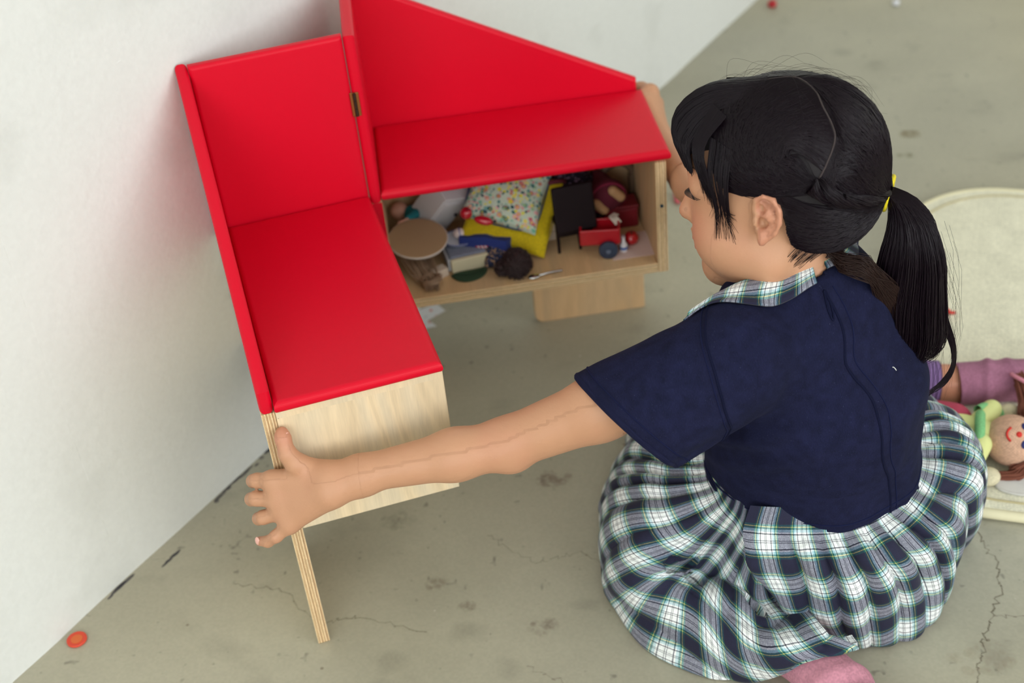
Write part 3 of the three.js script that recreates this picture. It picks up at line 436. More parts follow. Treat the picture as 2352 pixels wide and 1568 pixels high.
{
  const g = field(shirtF.full, [0.03, 0.13, -1.27], [0.42, 0.405, -0.875], 0.0031);
  part('top', own(boxUV(g, 5)), navy, girl);
  // seams and stitched hems lie on the cloth
  const onto = (a, lift = 0.0) => { let p = VA(a); for (let k = 0; k < 14; k++) { const e = 0.002, d = shirtF.solid(p.x, p.y, p.z) - lift, gx = shirtF.solid(p.x + e, p.y, p.z) - shirtF.solid(p.x - e, p.y, p.z), gy = shirtF.solid(p.x, p.y + e, p.z) - shirtF.solid(p.x, p.y - e, p.z), gz = shirtF.solid(p.x, p.y, p.z + e) - shirtF.solid(p.x, p.y, p.z - e), m = Math.hypot(gx, gy, gz) || 1; p.x -= gx / m * d * 0.8; p.y -= gy / m * d * 0.8; p.z -= gz / m * d * 0.8; } return p; };
  shirtF.onto = onto;
  const line = (pts, r, lift) => { const c = new THREE.CatmullRomCurve3(pts.map(VA)), q = []; for (let i = 0; i <= 60; i++) q.push(onto(c.getPoint(i / 60).toArray(), lift)); return tube(q, r, 160, 6); };
  const seamMat = phys(0x12152c, 0.95, { specularIntensity: 0.2 }), thread = phys(0x181c3a, 0.95, { specularIntensity: 0.2 });
  const back = [[0.271, 0.371, -0.99], [0.279, 0.349, -0.977], [0.282, 0.328, -0.957], [0.288, 0.312, -0.952], [0.303, 0.285, -0.944], [0.310, 0.257, -0.935], [0.316, 0.231, -0.928], [0.331, 0.200, -0.925], [0.345, 0.150, -0.915]];
  part('back_seam', own(line(back, 0.0014, -0.0002)), seamMat, girl);
  part('back_seam', own(line(back.map(([x, y, z]) => [x + 0.0075, y + 0.0015, z - 0.004]), 0.0007, 0.0001)), thread, girl);
  const arm = [[0.178, 0.375, -0.985], [0.170, 0.372, -0.955], [0.168, 0.352, -0.925], [0.172, 0.328, -0.905], [0.180, 0.302, -0.900], [0.185, 0.282, -0.905], [0.178, 0.268, -0.925]];
  part('armhole_seam', own(line(arm, 0.0013, -0.0003)), seamMat, girl);
  part('armhole_seam', own(line(arm.map(([x, y, z]) => [x - 0.004, y - 0.001, z]), 0.0006, 0.0002)), thread, girl);
  // stitching parallel to the hem and the cuff
  const ring = [], cuff = [];
  for (let i = 0; i <= 90; i++) { const a = i / 90 * Math.PI * 2; ring.push(onto([0.281 + 0.11 * Math.cos(a), 0.1645, -1.022 + 0.11 * Math.sin(a)], 0.0)); }
  part('hem_stitching', own(tube(ring, 0.0008, 260, 5, true)), thread, girl);
  const t1 = V(0.3, -0.5, 0.8).projectOnPlane(cuffN).normalize(), t2 = new THREE.Vector3().crossVectors(cuffN, t1);
  for (let i = 0; i < 60; i++) { const a = i / 60 * Math.PI * 2, q = CUFF.clone().addScaledVector(cuffN, -0.011).addScaledVector(t1, 0.05 * Math.cos(a)).addScaledVector(t2, 0.05 * Math.sin(a)); let p = onto(q.toArray()); p.addScaledVector(cuffN, -0.011 - p.clone().sub(CUFF).dot(cuffN)); cuff.push(onto(p.toArray())); }
  part('cuff_stitching', own(tube(cuff, 0.0007, 200, 5, true)), thread, girl);
  const rim = []; for (let i = 0; i < 120; i++) { const a = i / 120 * Math.PI * 2; let p = V(0.281 + 0.11 * Math.cos(a), 0.15, -1.022 + 0.11 * Math.sin(a)); for (let k = 0; k < 4; k++) { p = onto(p.toArray(), -0.0032); p.y = 0.1545 + 0.006 * noise(p.x * 9, p.z * 9, 4) + 0.0008; } rim.push(p); }
  part('hem', own(tube(rim, 0.0036, 300, 10, true)), navy, girl);
  const rim2 = []; for (let i = 0; i < 70; i++) { const a = i / 70 * Math.PI * 2; let p = CUFF.clone().addScaledVector(t1, 0.05 * Math.cos(a)).addScaledVector(t2, 0.05 * Math.sin(a)); for (let k = 0; k < 4; k++) { p = onto(p.toArray(), -0.0032); p.addScaledVector(cuffN, -0.0006 - p.clone().sub(CUFF).dot(cuffN)); } rim2.push(p); }
  part('cuff', own(tube(rim2, 0.0035, 200, 10, true)), navy, girl);
  // keyhole opening at the nape and a white lint thread
  const kh = [[0.2715, 0.372, -0.99], [0.2735, 0.366, -0.985], [0.2737, 0.359, -0.98], [0.2725, 0.354, -0.977], [0.2708, 0.359, -0.979], [0.2706, 0.366, -0.984]].map((a) => onto(a, 0.0004));
  part('keyhole_edge', own(tube(kh, 0.0010, 60, 6, true)), seamMat, girl);
  part('lint_thread', own(tube([[0.322, 0.302, -0.968], [0.3245, 0.304, -0.966], [0.3265, 0.3025, -0.966], [0.3275, 0.300, -0.966]].map((a) => onto(a, 0.0006)), 0.00045, 20, 5)), std(0xd8d8d4, 0.8), girl);
}
{ // plaid collar: a flat strip from throat to nape, standing a little off the top
  const strip = (inn, out) => {
    const ci = new THREE.CatmullRomCurve3(inn.map(VA)), co = new THREE.CatmullRomCurve3(out.map(VA)), nu = 70, nv = 10, P = [], UVs = [], I = [];
    for (const side of [0, 1]) for (let i = 0; i <= nu; i++) for (let j = 0; j <= nv; j++) {
      const t = i / nu, s = j / nv, a = ci.getPoint(t), b = co.getPoint(t), p = a.clone().lerp(b, s); p.y += 0.006 * Math.sin(Math.PI * s) ; if (s > 0.15) { const d = shirtF.solid(p.x, p.y, p.z); if (d < 0.0030) { const q = shirtF.onto(p.toArray(), 0.0032); p.copy(q); } }
      P.push(p.x, p.y - side * 0.0016, p.z); UVs.push(t * 0.19 / PLAID + 0.20, s * 0.040 / PLAID + 0.20);
    }
    const n1 = (nu + 1) * (nv + 1), k = (i, j) => i * (nv + 1) + j;
    for (let i = 0; i < nu; i++) for (let j = 0; j < nv; j++) { I.push(k(i, j), k(i + 1, j), k(i + 1, j + 1), k(i, j), k(i + 1, j + 1), k(i, j + 1)); I.push(n1 + k(i, j), n1 + k(i + 1, j + 1), n1 + k(i + 1, j), n1 + k(i, j), n1 + k(i, j + 1), n1 + k(i + 1, j + 1)); }
    for (let i = 0; i < nu; i++) for (const j of [0, nv]) I.push(k(i, j), k(i + 1, j), n1 + k(i + 1, j), k(i, j), n1 + k(i + 1, j), n1 + k(i, j));
    const g = new THREE.BufferGeometry(); g.setAttribute('position', new THREE.Float32BufferAttribute(P, 3)); g.setAttribute('uv', new THREE.Float32BufferAttribute(UVs, 2)); g.setIndex(I); g.computeVertexNormals(); return g;
  };
  part('collar', own(strip([[0.160, 0.376, -0.985], [0.184, 0.385, -0.995], [0.205, 0.391, -1.000], [0.229, 0.392, -1.002], [0.251, 0.386, -1.006], [0.268, 0.378, -1.008]], [[0.150, 0.374, -0.972], [0.176, 0.384, -0.974], [0.192, 0.384, -0.966], [0.214, 0.384, -0.964], [0.240, 0.382, -0.975], [0.268, 0.374, -0.995]])), plaid, girl);
  part('collar', own(strip([[0.275, 0.377, -1.018], [0.283, 0.381, -1.035], [0.288, 0.382, -1.055], [0.282, 0.380, -1.085]], [[0.277, 0.376, -1.004], [0.297, 0.376, -1.013], [0.309, 0.374, -1.04], [0.305, 0.372, -1.09]])), plaid, girl);
}
{ // gathered plaid skirt spread over her folded legs: columns from waist to floor, one after another round her
  const C = [
    [[0.192, 0.170, -0.928], [0.195, 0.150, -0.922], [0.199, 0.120, -0.920], [0.229, 0.070, -0.923], [0.232, 0.035, -0.914]], [[0.214, 0.172, -0.919], [0.219, 0.140, -0.914], [0.226, 0.105, -0.913], [0.240, 0.060, -0.910], [0.260, 0.012, -0.913]], [[0.245, 0.170, -0.915], [0.248, 0.145, -0.899], [0.257, 0.100, -0.898], [0.269, 0.050, -0.902], [0.284, 0.008, -0.908]], [[0.276, 0.170, -0.912], [0.283, 0.145, -0.894], [0.295, 0.105, -0.890], [0.308, 0.050, -0.896], [0.316, 0.006, -0.899]], [[0.305, 0.170, -0.916], [0.316, 0.150, -0.892], [0.333, 0.110, -0.890], [0.349, 0.055, -0.900], [0.354, 0.006, -0.907]],
    [[0.339, 0.170, -0.934], [0.356, 0.150, -0.917], [0.376, 0.110, -0.920], [0.390, 0.060, -0.928], [0.395, 0.006, -0.940]], [[0.365, 0.172, -0.960], [0.383, 0.155, -0.943], [0.405, 0.120, -0.946], [0.418, 0.060, -0.963], [0.423, 0.006, -0.981]], [[0.381, 0.172, -0.989], [0.404, 0.160, -0.977], [0.429, 0.130, -0.980], [0.442, 0.080, -0.988], [0.458, 0.010, -1.035]], [[0.388, 0.175, -1.020], [0.416, 0.165, -1.017], [0.443, 0.140, -1.012], [0.458, 0.100, -1.028], [0.483, 0.020, -1.084]], [[0.384, 0.180, -1.044], [0.413, 0.165, -1.054], [0.445, 0.135, -1.057], [0.473, 0.080, -1.095], [0.496, 0.020, -1.138]], [[0.376, 0.180, -1.066], [0.407, 0.160, -1.092], [0.440, 0.120, -1.114], [0.474, 0.060, -1.159], [0.496, 0.010, -1.195]],
    [[0.366, 0.180, -1.078], [0.393, 0.150, -1.118], [0.420, 0.110, -1.152], [0.446, 0.060, -1.194], [0.467, 0.010, -1.231]], [[0.309, 0.175, -1.133], [0.322, 0.140, -1.205], [0.333, 0.110, -1.269], [0.345, 0.070, -1.338], [0.353, 0.010, -1.363]], [[0.238, 0.170, -1.110], [0.245, 0.145, -1.178], [0.248, 0.115, -1.252], [0.248, 0.080, -1.335], [0.249, 0.010, -1.358]], [[0.190, 0.165, -1.080], [0.181, 0.135, -1.136], [0.175, 0.100, -1.188], [0.168, 0.060, -1.242], [0.164, 0.010, -1.291]], [[0.176, 0.165, -1.053], [0.159, 0.140, -1.082], [0.140, 0.120, -1.112], [0.124, 0.090, -1.153], [0.112, 0.020, -1.209]],
    [[0.172, 0.165, -1.015], [0.142, 0.145, -1.029], [0.118, 0.125, -1.049], [0.095, 0.080, -1.095], [0.083, 0.010, -1.137]], [[0.174, 0.165, -0.990], [0.136, 0.145, -0.992], [0.107, 0.125, -1.005], [0.079, 0.078, -1.037], [0.069, 0.010, -1.078]], [[0.177, 0.165, -0.970], [0.141, 0.130, -0.971], [0.102, 0.113, -0.970], [0.074, 0.068, -0.998], [0.063, 0.010, -1.034]], [[0.182, 0.163, -0.958], [0.149, 0.100, -0.970], [0.108, 0.088, -0.955], [0.078, 0.052, -0.969], [0.067, 0.004, -1.005]], [[0.188, 0.160, -0.948], [0.163, 0.083, -0.974], [0.128, 0.077, -0.948], [0.108, 0.055, -0.932], [0.099, 0.004, -0.939]], [[0.193, 0.152, -0.940], [0.175, 0.072, -0.965], [0.151, 0.075, -0.932], [0.146, 0.057, -0.904], [0.149, 0.004, -0.898]],
    [[0.200, 0.142, -0.934], [0.192, 0.081, -0.945], [0.185, 0.074, -0.912], [0.184, 0.057, -0.882], [0.196, 0.004, -0.877]], [[0.209, 0.118, -0.932], [0.209, 0.070, -0.928], [0.215, 0.066, -0.894], [0.220, 0.072, -0.860], [0.238, 0.056, -0.850]], [[0.219, 0.118, -0.935], [0.236, 0.068, -0.936], [0.253, 0.060, -0.912], [0.266, 0.066, -0.876], [0.290, 0.056, -0.865]],
  ].map((c) => c.map(VA));
  // one more row under the top and one turned in at the hem
  const mid = V(0.28, 0, -1.02);
  for (const c of C) { c[0].y -= 0.013; c[0].addScaledVector(mid.clone().sub(c[0]).setY(0).normalize(), 0.004); c[1].y -= 0.008; const a = c[0].clone(), h = c[4].clone(), inn = mid.clone().sub(a).setY(0).setLength(0.012); c.unshift(a.add(inn).add(V(0, 0.022, 0))); const i2 = mid.clone().sub(h).setY(0).setLength(0.014); c.push(h.add(i2).setY(Math.max(0.002, h.y - 0.002))); }
  const nr = 110, nc = 620, cr = (a, b, c, d, t) => { const t2 = t * t, t3 = t2 * t; return V(0, 0, 0).addScaledVector(a, -0.5 * t3 + t2 - 0.5 * t).addScaledVector(b, 1.5 * t3 - 2.5 * t2 + 1).addScaledVector(c, -1.5 * t3 + 2 * t2 + 0.5 * t).addScaledVector(d, 0.5 * t3 - 0.5 * t2); };
  const curves = C.map((c) => (s) => { const f = clamp(s, 0, 0.99999) * (c.length - 1), i = Math.floor(f), g = (k) => c[clamp(k, 0, c.length - 1)]; return cr(g(i - 1), g(i), g(i + 1), g(i + 2), f - i); });
  const P = [], U = [], Vv = [], grid = [];
  for (let j = 0; j <= nc; j++) {
    const f = j / nc * (C.length - 1.00001), i = Math.floor(f), t = f - i, g = (k) => curves[clamp(k, 0, C.length - 1)], col = [];
    for (let r = 0; r <= nr; r++) { const s = r / nr; col.push(cr(g(i - 1)(s), g(i)(s), g(i + 1)(s), g(i + 2)(s), t)); }
    grid.push(col);
  }
  const uAt = [0]; for (let j = 1; j <= nc; j++) { let d = 0; for (const r of [40, 60, 80]) d += grid[j][r].distanceTo(grid[j - 1][r]) / 3; uAt.push(uAt[j - 1] + d); }
  const pos = new Float32Array((nc + 1) * (nr + 1) * 3), uv = new Float32Array((nc + 1) * (nr + 1) * 2), idx = [], k = (j, r) => j * (nr + 1) + r;
  for (let j = 0; j <= nc; j++) { let len = 0; for (let r = 0; r <= nr; r++) {
    const p = grid[j][r], a = grid[Math.max(0, j - 1)][r], b = grid[Math.min(nc, j + 1)][r], c = grid[j][Math.max(0, r - 1)], d = grid[j][Math.min(nr, r + 1)], n = new THREE.Vector3().crossVectors(b.clone().sub(a), d.clone().sub(c)).normalize();
    if (n.dot(p.clone().sub(V(0.25, 0.02, -1.0))) < 0) n.negate();
    if (r) len += p.distanceTo(c);
    const s = r / nr, u = uAt[j], gath = Math.sin(Math.PI * (u / 0.031 + 0.55 * noise(u * 18, 1) + 0.35 * noise(u * 9, s * 2.5, 3))), puff = Math.sqrt(Math.abs(gath)) - 0.6;
    const backness = 1 - sstep(0.62, 0.80, j / nc), lobe = sstep(0.70, 0.86, j / nc);
    const amp = (0.0115 + 0.0010 * sstep(0.2, 0.40, s) - 0.0088 * sstep(0.45, 0.95, s)) * mix(0.22, 1, backness) * sstep(0.15, 0.27, s);
    let h = amp * puff;
    h += 0.0075 * backness * (Math.abs(noise(u * 21 + 0.6 * s, s * 1.4, 15)) - 0.3) * sstep(0.2, 0.5, s);
    h += 0.0045 * noise(u * 15 + s * 3, s * 5 + 2, 6) * sstep(0.15, 0.45, s) * (1 - 0.6 * sstep(0.85, 1, s));
    h += lobe * sstep(0.2, 0.4, s) * (1 - sstep(0.82, 0.97, s)) * 0.0062 * (Math.sqrt(Math.abs(Math.sin(s * 11 + u * 9 + 1.8 * noise(u * 9, s * 3, 9)))) - 0.6);
    h += 0.0035 * noise(u * 40, s * 2, 12) * sstep(0.7, 1, s);
    const o = k(j, r) * 3; pos[o] = p.x + n.x * h; pos[o + 1] = Math.max(0.0015, p.y + n.y * h); pos[o + 2] = p.z + n.z * h;
    uv[k(j, r) * 2] = u * 1.50 / PLAID; uv[k(j, r) * 2 + 1] = len * 1.08 / PLAID;
  } }
  for (let j = 0; j < nc; j++) for (let r = 0; r < nr; r++) idx.push(k(j, r), k(j + 1, r), k(j + 1, r + 1), k(j, r), k(j + 1, r + 1), k(j, r + 1));
  const g = new THREE.BufferGeometry(); g.setAttribute('position', new THREE.BufferAttribute(pos, 3)); g.setAttribute('uv', new THREE.BufferAttribute(uv, 2)); g.setIndex(idx); g.computeVertexNormals();
  part('skirt', own(g), plaid, girl);
}
{ // leggings and socks
  const knit = (c1, c2, nu, nv) => pixels(256, 256, (u, v) => { const r = 0.5 + 0.5 * Math.sin(u * nu * 6.283), n = 1 + 0.08 * noise(u * 120, v * 120, 4), m = mix(0.78, 1.05, r) * n; return [mix(c1[0], c2[0], r) * m, mix(c1[1], c2[1], r) * m, mix(c1[2], c2[2], r) * m]; });
  const limb = (pts, rad, seg, wob = () => 0) => { const c = new THREE.CatmullRomCurve3(pts.map(VA)), g = new THREE.TubeGeometry(c, seg, 1, 36), p = g.attributes.position, q = V(0, 0, 0); for (let i = 0; i <= seg; i++) { c.getPointAt(i / seg, q); const t = i / seg; for (let j = 0; j <= 36; j++) { const k = i * 37 + j, r = rad(t) + wob(t, j / 36 * 6.283); p.setXYZ(k, q.x + (p.getX(k) - q.x) * r, q.y + (p.getY(k) - q.y) * r, q.z + (p.getZ(k) - q.z) * r); } } g.computeVertexNormals(); return g; };
  const rib = std(0xffffff, 0.9, { map: knit([110, 82, 132], [142, 112, 164], 46, 1) }); rib.bumpMap = rib.map; rib.bumpScale = 0.0012;
  part('leggings', own(limb([[0.27, 0.05, -1.288], [0.36, 0.046, -1.275], [0.43, 0.039, -1.264], [0.488, 0.033, -1.2555]], (t) => mix(0.044, 0.0262, t) + 0.0008 * sstep(0.97, 1, t), 60)), rib, girl);
  const fuzzy = (c) => phys(0xffffff, 0.95, { map: pixels(256, 256, (u, v) => { const l = 1 + 0.07 * noise(u * 110, v * 110, 2) + 0.08 * fbm(u * 12, v * 12, 3); return [c[0] * l, c[1] * l, c[2] * l]; }), sheen: 0.5, sheenRoughness: 0.5, sheenColor: new THREE.Color(0.55, 0.35, 0.42) });
  part('sock', own(limb([[0.5095, 0.033, -1.2505], [0.54, 0.034, -1.248], [0.58, 0.034, -1.245], [0.62, 0.036, -1.238], [0.655, 0.034, -1.228], [0.662, 0.033, -1.226]], (t) => (t > 0.98 ? 0.004 : 0.0252 - 0.002 * t + 0.004 * sstep(0.5, 0.8, t) - 0.01 * sstep(0.85, 1, t)), 120, (t, a) => 0.0030 * Math.exp(-(((t - 0.22 - 0.03 * Math.sin(a)) / 0.035) ** 2)) + 0.0022 * Math.exp(-(((t - 0.42 + 0.04 * Math.sin(a + 1)) / 0.04) ** 2)) + 0.0022 * Math.exp(-(((t - 0.60) / 0.03) ** 2)))), fuzzy([158, 104, 128]), girl);
  part('sock', own(limb([[0.222, 0.026, -0.912], [0.246, 0.027, -0.882], [0.262, 0.028, -0.854], [0.280, 0.027, -0.822], [0.290, 0.026, -0.79], [0.293, 0.025, -0.778]], (t) => (t > 0.98 ? 0.004 : 0.0275 - 0.006 * sstep(0.6, 1, t)), 80, (t, a) => 0.0025 * Math.exp(-(((t - 0.55 - 0.06 * Math.sin(a)) / 0.05) ** 2)) - 0.002 * Math.exp(-(((t - 0.65 - 0.06 * Math.sin(a)) / 0.04) ** 2)))), fuzzy([196, 134, 150]), girl);
}
// ---------------------------------------------------------------- her hair: a close cap under many fine strands
{
  const capShape = (() => {
    const top = ell([0, 0.02, -0.003], [0.0725, 0.069, 0.0835]), occ = ell([0, -0.016, -0.026], [0.060, 0.052, 0.056]), fringe = ell([0, 0.041, 0.040], [0.046, 0.043, 0.0545]);
    const low = (z) => z > 0.004 ? 0.0195 : z > -0.016 ? mix(-0.040, 0.0195, (z + 0.016) / 0.02) : mix(-0.069, -0.040, clamp((z + 0.046) / 0.03, 0, 1));
    const outer = (x, y, z) => smin(top(x, y, z), occ(x, y, z), 0.02);
    return { outer, full: (x, y, z) => { const a = Math.max(outer(x, y, z), low(z) - y, y < 0.062 ? z - 0.050 : z - 0.05 - (y - 0.062) * 2); const b = Math.max(fringe(x, y, z) + 0.0045, 0.029 - y + Math.max(0, Math.abs(x) - 0.02) * 0.6, 0.035 - z); return smin(a, b, 0.008); }, any: (x, y, z) => smin(outer(x, y, z), fringe(x, y, z), 0.008) };
  })();
  const g = field(capShape.full, [-0.08, -0.085, -0.10], [0.08, 0.105, 0.105], 0.0026); g.applyMatrix4(headMatrix);
  const scalp = std(0x130c10, 0.8), strand = phys(0x140a12, 0.36, { specularIntensity: 0.42 }), brownish = phys(0x2c1c18, 0.4, { specularIntensity: 0.6 });
  part('hair', own(g), scalp, girl);
  const C0 = V(0, 0.02, -0.004);
  const onCap = (dir, lift) => { const d = dir.clone().sub(C0).normalize(); let a = 0.03, b = 0.14; for (let k = 0; k < 18; k++) { const m = (a + b) / 2; if (capShape.any(C0.x + d.x * m, C0.y + d.y * m, C0.z + d.z * m) > 0) b = m; else a = m; } return C0.clone().addScaledVector(d, b + lift); };
  // strands gathered into one geometry
  class Strands {
    constructor() { this.p = []; this.n = []; this.i = []; }
    add(pts, r0, r1 = r0 * 0.4, sides = 3) {
      const N = pts.length, base = this.p.length / 3, t = V(0, 0, 0), a = V(0, 0, 0), b = V(0, 0, 0), ref = V(0.3, 0.7, 0.65);
      for (let k = 0; k < N; k++) { t.copy(pts[Math.min(N - 1, k + 1)]).sub(pts[Math.max(0, k - 1)]).normalize(); a.crossVectors(t, ref).normalize(); b.crossVectors(t, a); const r = mix(r0, r1, Math.max(0, k / (N - 1) - 0.6) / 0.4); for (let s = 0; s < sides; s++) { const w = s / sides * 6.283, c = Math.cos(w), q = Math.sin(w), nx = a.x * c + b.x * q, ny = a.y * c + b.y * q, nz = a.z * c + b.z * q; this.p.push(pts[k].x + nx * r, pts[k].y + ny * r, pts[k].z + nz * r); this.n.push(nx, ny, nz); } }
      for (let k = 0; k < N - 1; k++) for (let s = 0; s < sides; s++) { const u = base + k * sides + s, v = base + k * sides + (s + 1) % sides; this.i.push(u, v, u + sides, v, v + sides, u + sides); }
    }
    geo() { const g = new THREE.BufferGeometry(); g.setAttribute('position', new THREE.Float32BufferAttribute(this.p, 3)); g.setAttribute('normal', new THREE.Float32BufferAttribute(this.n, 3)); g.setIndex(this.i); return g; }
  }
  const curve = (pts, n) => { const c = new THREE.CatmullRomCurve3(pts, false, 'centripetal'), o = []; for (let i = 0; i <= n; i++) o.push(c.getPoint(i / n)); return o; };
  const R = rng(77), jit = (a) => (R() - 0.5) * 2 * a, J3 = (v, a) => V(v[0] + jit(a), v[1] + jit(a), v[2] + jit(a));
  const wrap = (S, keys, lift, n, r, tuck = 0.0) => { const raw = curve(keys, n), ph = R() * 9, a = 0.0006 + 0.0006 * R(); S.add(raw.map((q, k) => onCap(q, lift * (0.12 + 0.88 * sstep(0, 0.2, k / n)) + a * Math.sin(k * 0.8 + ph) * (k / n) - tuck * sstep(0.85, 1, k / n))), r); };
  const head = new Strands(), along = (list, t) => { const f = clamp(t, 0, 0.9999) * (list.length - 1), i = Math.floor(f), s = f - i; return list[i].map((v, k) => mix(v, list[i + 1][k], s)); };
  const NODE = [0.0665, 0.019, -0.037], TIE = [0.0, -0.0165, -0.079];
  const PART = [[0.006, 0.089, 0.040], [0.002, 0.092, 0.015], [0.0, 0.09, -0.015], [0.018, 0.083, -0.034], [0.031, 0.076, -0.041], [0.047, 0.055, -0.052], [0.0605, 0.036, -0.046], [0.066, 0.022, -0.038]];
  for (const s of [1, -1]) {
    const M = (a) => [a[0] * s, a[1], a[2]];
    // front and side: from the parting down over the temple and back to the twist behind the ear
    for (let i = 0; i < 2300; i++) {
      const t = Math.pow(R(), 0.9) * 0.97, q = R(), P0 = along(PART, t * 0.93), z0 = P0[2], k1 = [0.05, 0.068 - t * 0.02, mix(0.043, z0 * 0.7 + 0.012, 0.35 + t * 0.6)], dip = mix(0.019, 0.034, q) + t * 0.012, k2 = [0.0705, dip + 0.012 * (1 - t), mix(0.044, -0.012, Math.pow(t, 0.7)) - 0.004 * q], k3 = [0.0715, Math.max(0.0195, dip - 0.006 * (1 - q)), mix(0.012, -0.024, t)];
      P0[0] += 0.0018 * Math.abs(jit(1)) + 0.0012; const n4 = [NODE[0], NODE[1] + jit(0.006), NODE[2] + jit(0.003)];
      wrap(head, [V(...M(P0)), J3(M(k1), 0.004), J3(M(k2), 0.004), J3(M(k3), 0.0045), V(...M(n4))], 0.0004 + R() * 0.0022, 14, 0.00036 + R() * 0.00022, 0.0);
    }
    for (let i = 0; i < 900; i++) { const t = R(), a = along(PART, 0.72 + 0.28 * t), q = R(); wrap(head, [V(...M([a[0] + jit(0.002), a[1], a[2] - 0.002])), J3(M([mix(0.050, 0.062, q), mix(0.036, 0.004, q), mix(-0.060, -0.044, q)]), 0.003), J3(M([mix(0.030, 0.046, q), mix(0.012, -0.010, q), -0.066]), 0.003), J3(TIE, 0.003)], 0.0004 + R() * 0.002, 12, 0.0004); }
    for (let i = 0; i < 700; i++) { const t = R(); wrap(head, [J3(M([mix(0.012, 0.03, t), 0.086, mix(0.035, 0.02, t)]), 0.003), J3(M([0.048, 0.068, mix(0.055, 0.04, t)]), 0.003), J3(M([mix(0.060, 0.068, t), 0.036, mix(0.052, 0.036, t)]), 0.003), J3(M([mix(0.066, 0.0705, t), 0.018, mix(0.040, 0.02, t)]), 0.003), J3(M([0.070, 0.017, mix(0.01, -0.02, R())]), 0.004)], R() * 0.0016, 13, 0.0004); }
    // back: from the parting round to the tie
    for (let i = 0; i < 2300; i++) {
      const t = 0.28 + 0.72 * R(), P0 = along(PART, t); P0[2] -= 0.002 + 0.0022 * R(); P0[0] -= 0.0016 * R();
      const w = R(), k1 = [mix(P0[0], 0.004 + 0.055 * w, 0.45), mix(P0[1], 0.03, 0.40), mix(P0[2], -0.083, 0.5)], k2 = [mix(P0[0] * 0.8, 0.02, 0.6) * mix(0.5, 1, w), mix(P0[1], -0.012, 0.72), -0.078];
      wrap(head, [V(...M(P0)), J3(M(k1), 0.005), J3(M(k2), 0.006), J3(TIE, 0.003)], 0.0004 + R() * 0.0024, 12, 0.00036 + R() * 0.00022);
    }
    // below: combed up from behind the ear and the nape
    const LOW = [[0.0695, 0.014, -0.008], [0.066, 0.0, -0.014], [0.060, -0.022, -0.012], [0.052, -0.044, -0.014], [0.036, -0.060, -0.03], [0.018, -0.068, -0.043], [0.0, -0.070, -0.047]];
    for (let i = 0; i < 1900; i++) {
      const t = R(), P0 = along(LOW, t), k1 = [P0[0] * 0.86, mix(P0[1], -0.02, 0.36) - 0.004, mix(P0[2], -0.08, 0.42)], k2 = [P0[0] * 0.42, mix(P0[1], -0.02, 0.75), -0.074];
      wrap(head, [J3(M(P0), 0.003), J3(M(k1), 0.004), J3(M(k2), 0.005), J3(TIE, 0.003)], -0.0006 + R() * 0.0024, 11, 0.00034 + R() * 0.0002);
    }
  }
  const hs = head.geo(); hs.applyMatrix4(headMatrix); tag(part('hair_strands', own(hs), strand, girl), null, null, null, 'stuff');
  const pl = PART.slice(1).map((a) => onCap(VA(a), 0.0003)), pt = tube(pl, 0.0008, 60, 6); pt.applyMatrix4(headMatrix); part('parting', own(pt), std(0x3d3332, 0.85), girl);
  // fringe: heavy over the brow, thinner towards the temple
  const fr = new Strands();
  for (let i = 0; i < 1900; i++) {
    const x = (R() * 2 - 1) * 0.046, y0 = 0.088 - Math.abs(x) * 0.25, tip = 0.0175 + 0.011 * R() + 0.004 * Math.abs(x / 0.046), keys = [V(x * 0.5 + jit(0.004), y0, 0.016 + jit(0.008)), V(x * 0.85, 0.083, 0.054), V(x * 1.06, 0.058, 0.088 - 4 * x * x), V(x * 1.08 + jit(0.002), tip, 0.0835 - 6 * x * x)];
    const raw = curve(keys, 13), lift = 0.0004 + R() * 0.0034;
    fr.add(raw.map((q, k) => { const w = onCap(q, lift * (0.1 + 0.9 * sstep(0, 0.4, k / 13))); if (k > 8) w.lerp(q, (k - 8) / 6 * 0.8); return w; }), 0.00036 + R() * 0.0002);
  }
  // wisps in front of the ears
  for (const s of [1, -1]) for (let i = 0; i < 110; i++) {
    const t = R(), len = Math.pow(R(), 2.2), p0 = V(s * mix(0.05, 0.062, t), mix(0.058, 0.05, t), mix(0.05, 0.03, t)), p1 = V(s * mix(0.0595, 0.0695, t), 0.026, mix(0.054, 0.034, t)), p2 = V(s * mix(0.0600, 0.0665, t), mix(0.004, -0.004, t) - 0.012 * len, mix(0.050, 0.036, t)), p3 = V(s * (0.0600 + jit(0.0015)), -0.010 - 0.045 * len, mix(0.052, 0.034, t) + jit(0.004));
    fr.add(curve([p0, p1, p2, p3], 12), 0.0002 + R() * 0.00014, 0.00006);
  }
  // thin hair over the temples, skin showing between
  for (const s of [1, -1]) for (let i = 0; i < 240; i++) { const t = R(), raw = curve([V(s * mix(0.030, 0.046, t), 0.080 - 0.006 * t, mix(0.050, 0.036, t)), V(s * mix(0.047, 0.058, t), 0.052, mix(0.067, 0.054, t)), V(s * (mix(0.051, 0.0605, t) + jit(0.001)), mix(0.028, 0.022, t) + jit(0.006), mix(0.064, 0.052, t)), V(s * (mix(0.052, 0.061, t) + jit(0.001)), mix(0.014, 0.000, t) + jit(0.010), mix(0.060, 0.048, t) + jit(0.002))], 12); fr.add(raw, 0.00022 + R() * 0.00012, 0.00008); }
  const fg = fr.geo(); fg.applyMatrix4(headMatrix); tag(part('fringe', own(fg), strand, girl), null, null, null, 'stuff');
  // the twist from behind the ear to the tie
  const tw = new Strands(), axis = [V(0.068, 0.022, -0.034), V(0.0655, 0.010, -0.048), V(0.051, -0.002, -0.066), V(0.028, -0.011, -0.081), V(0.004, -0.0165, -0.087)];
  const ac = new THREE.CatmullRomCurve3(axis);
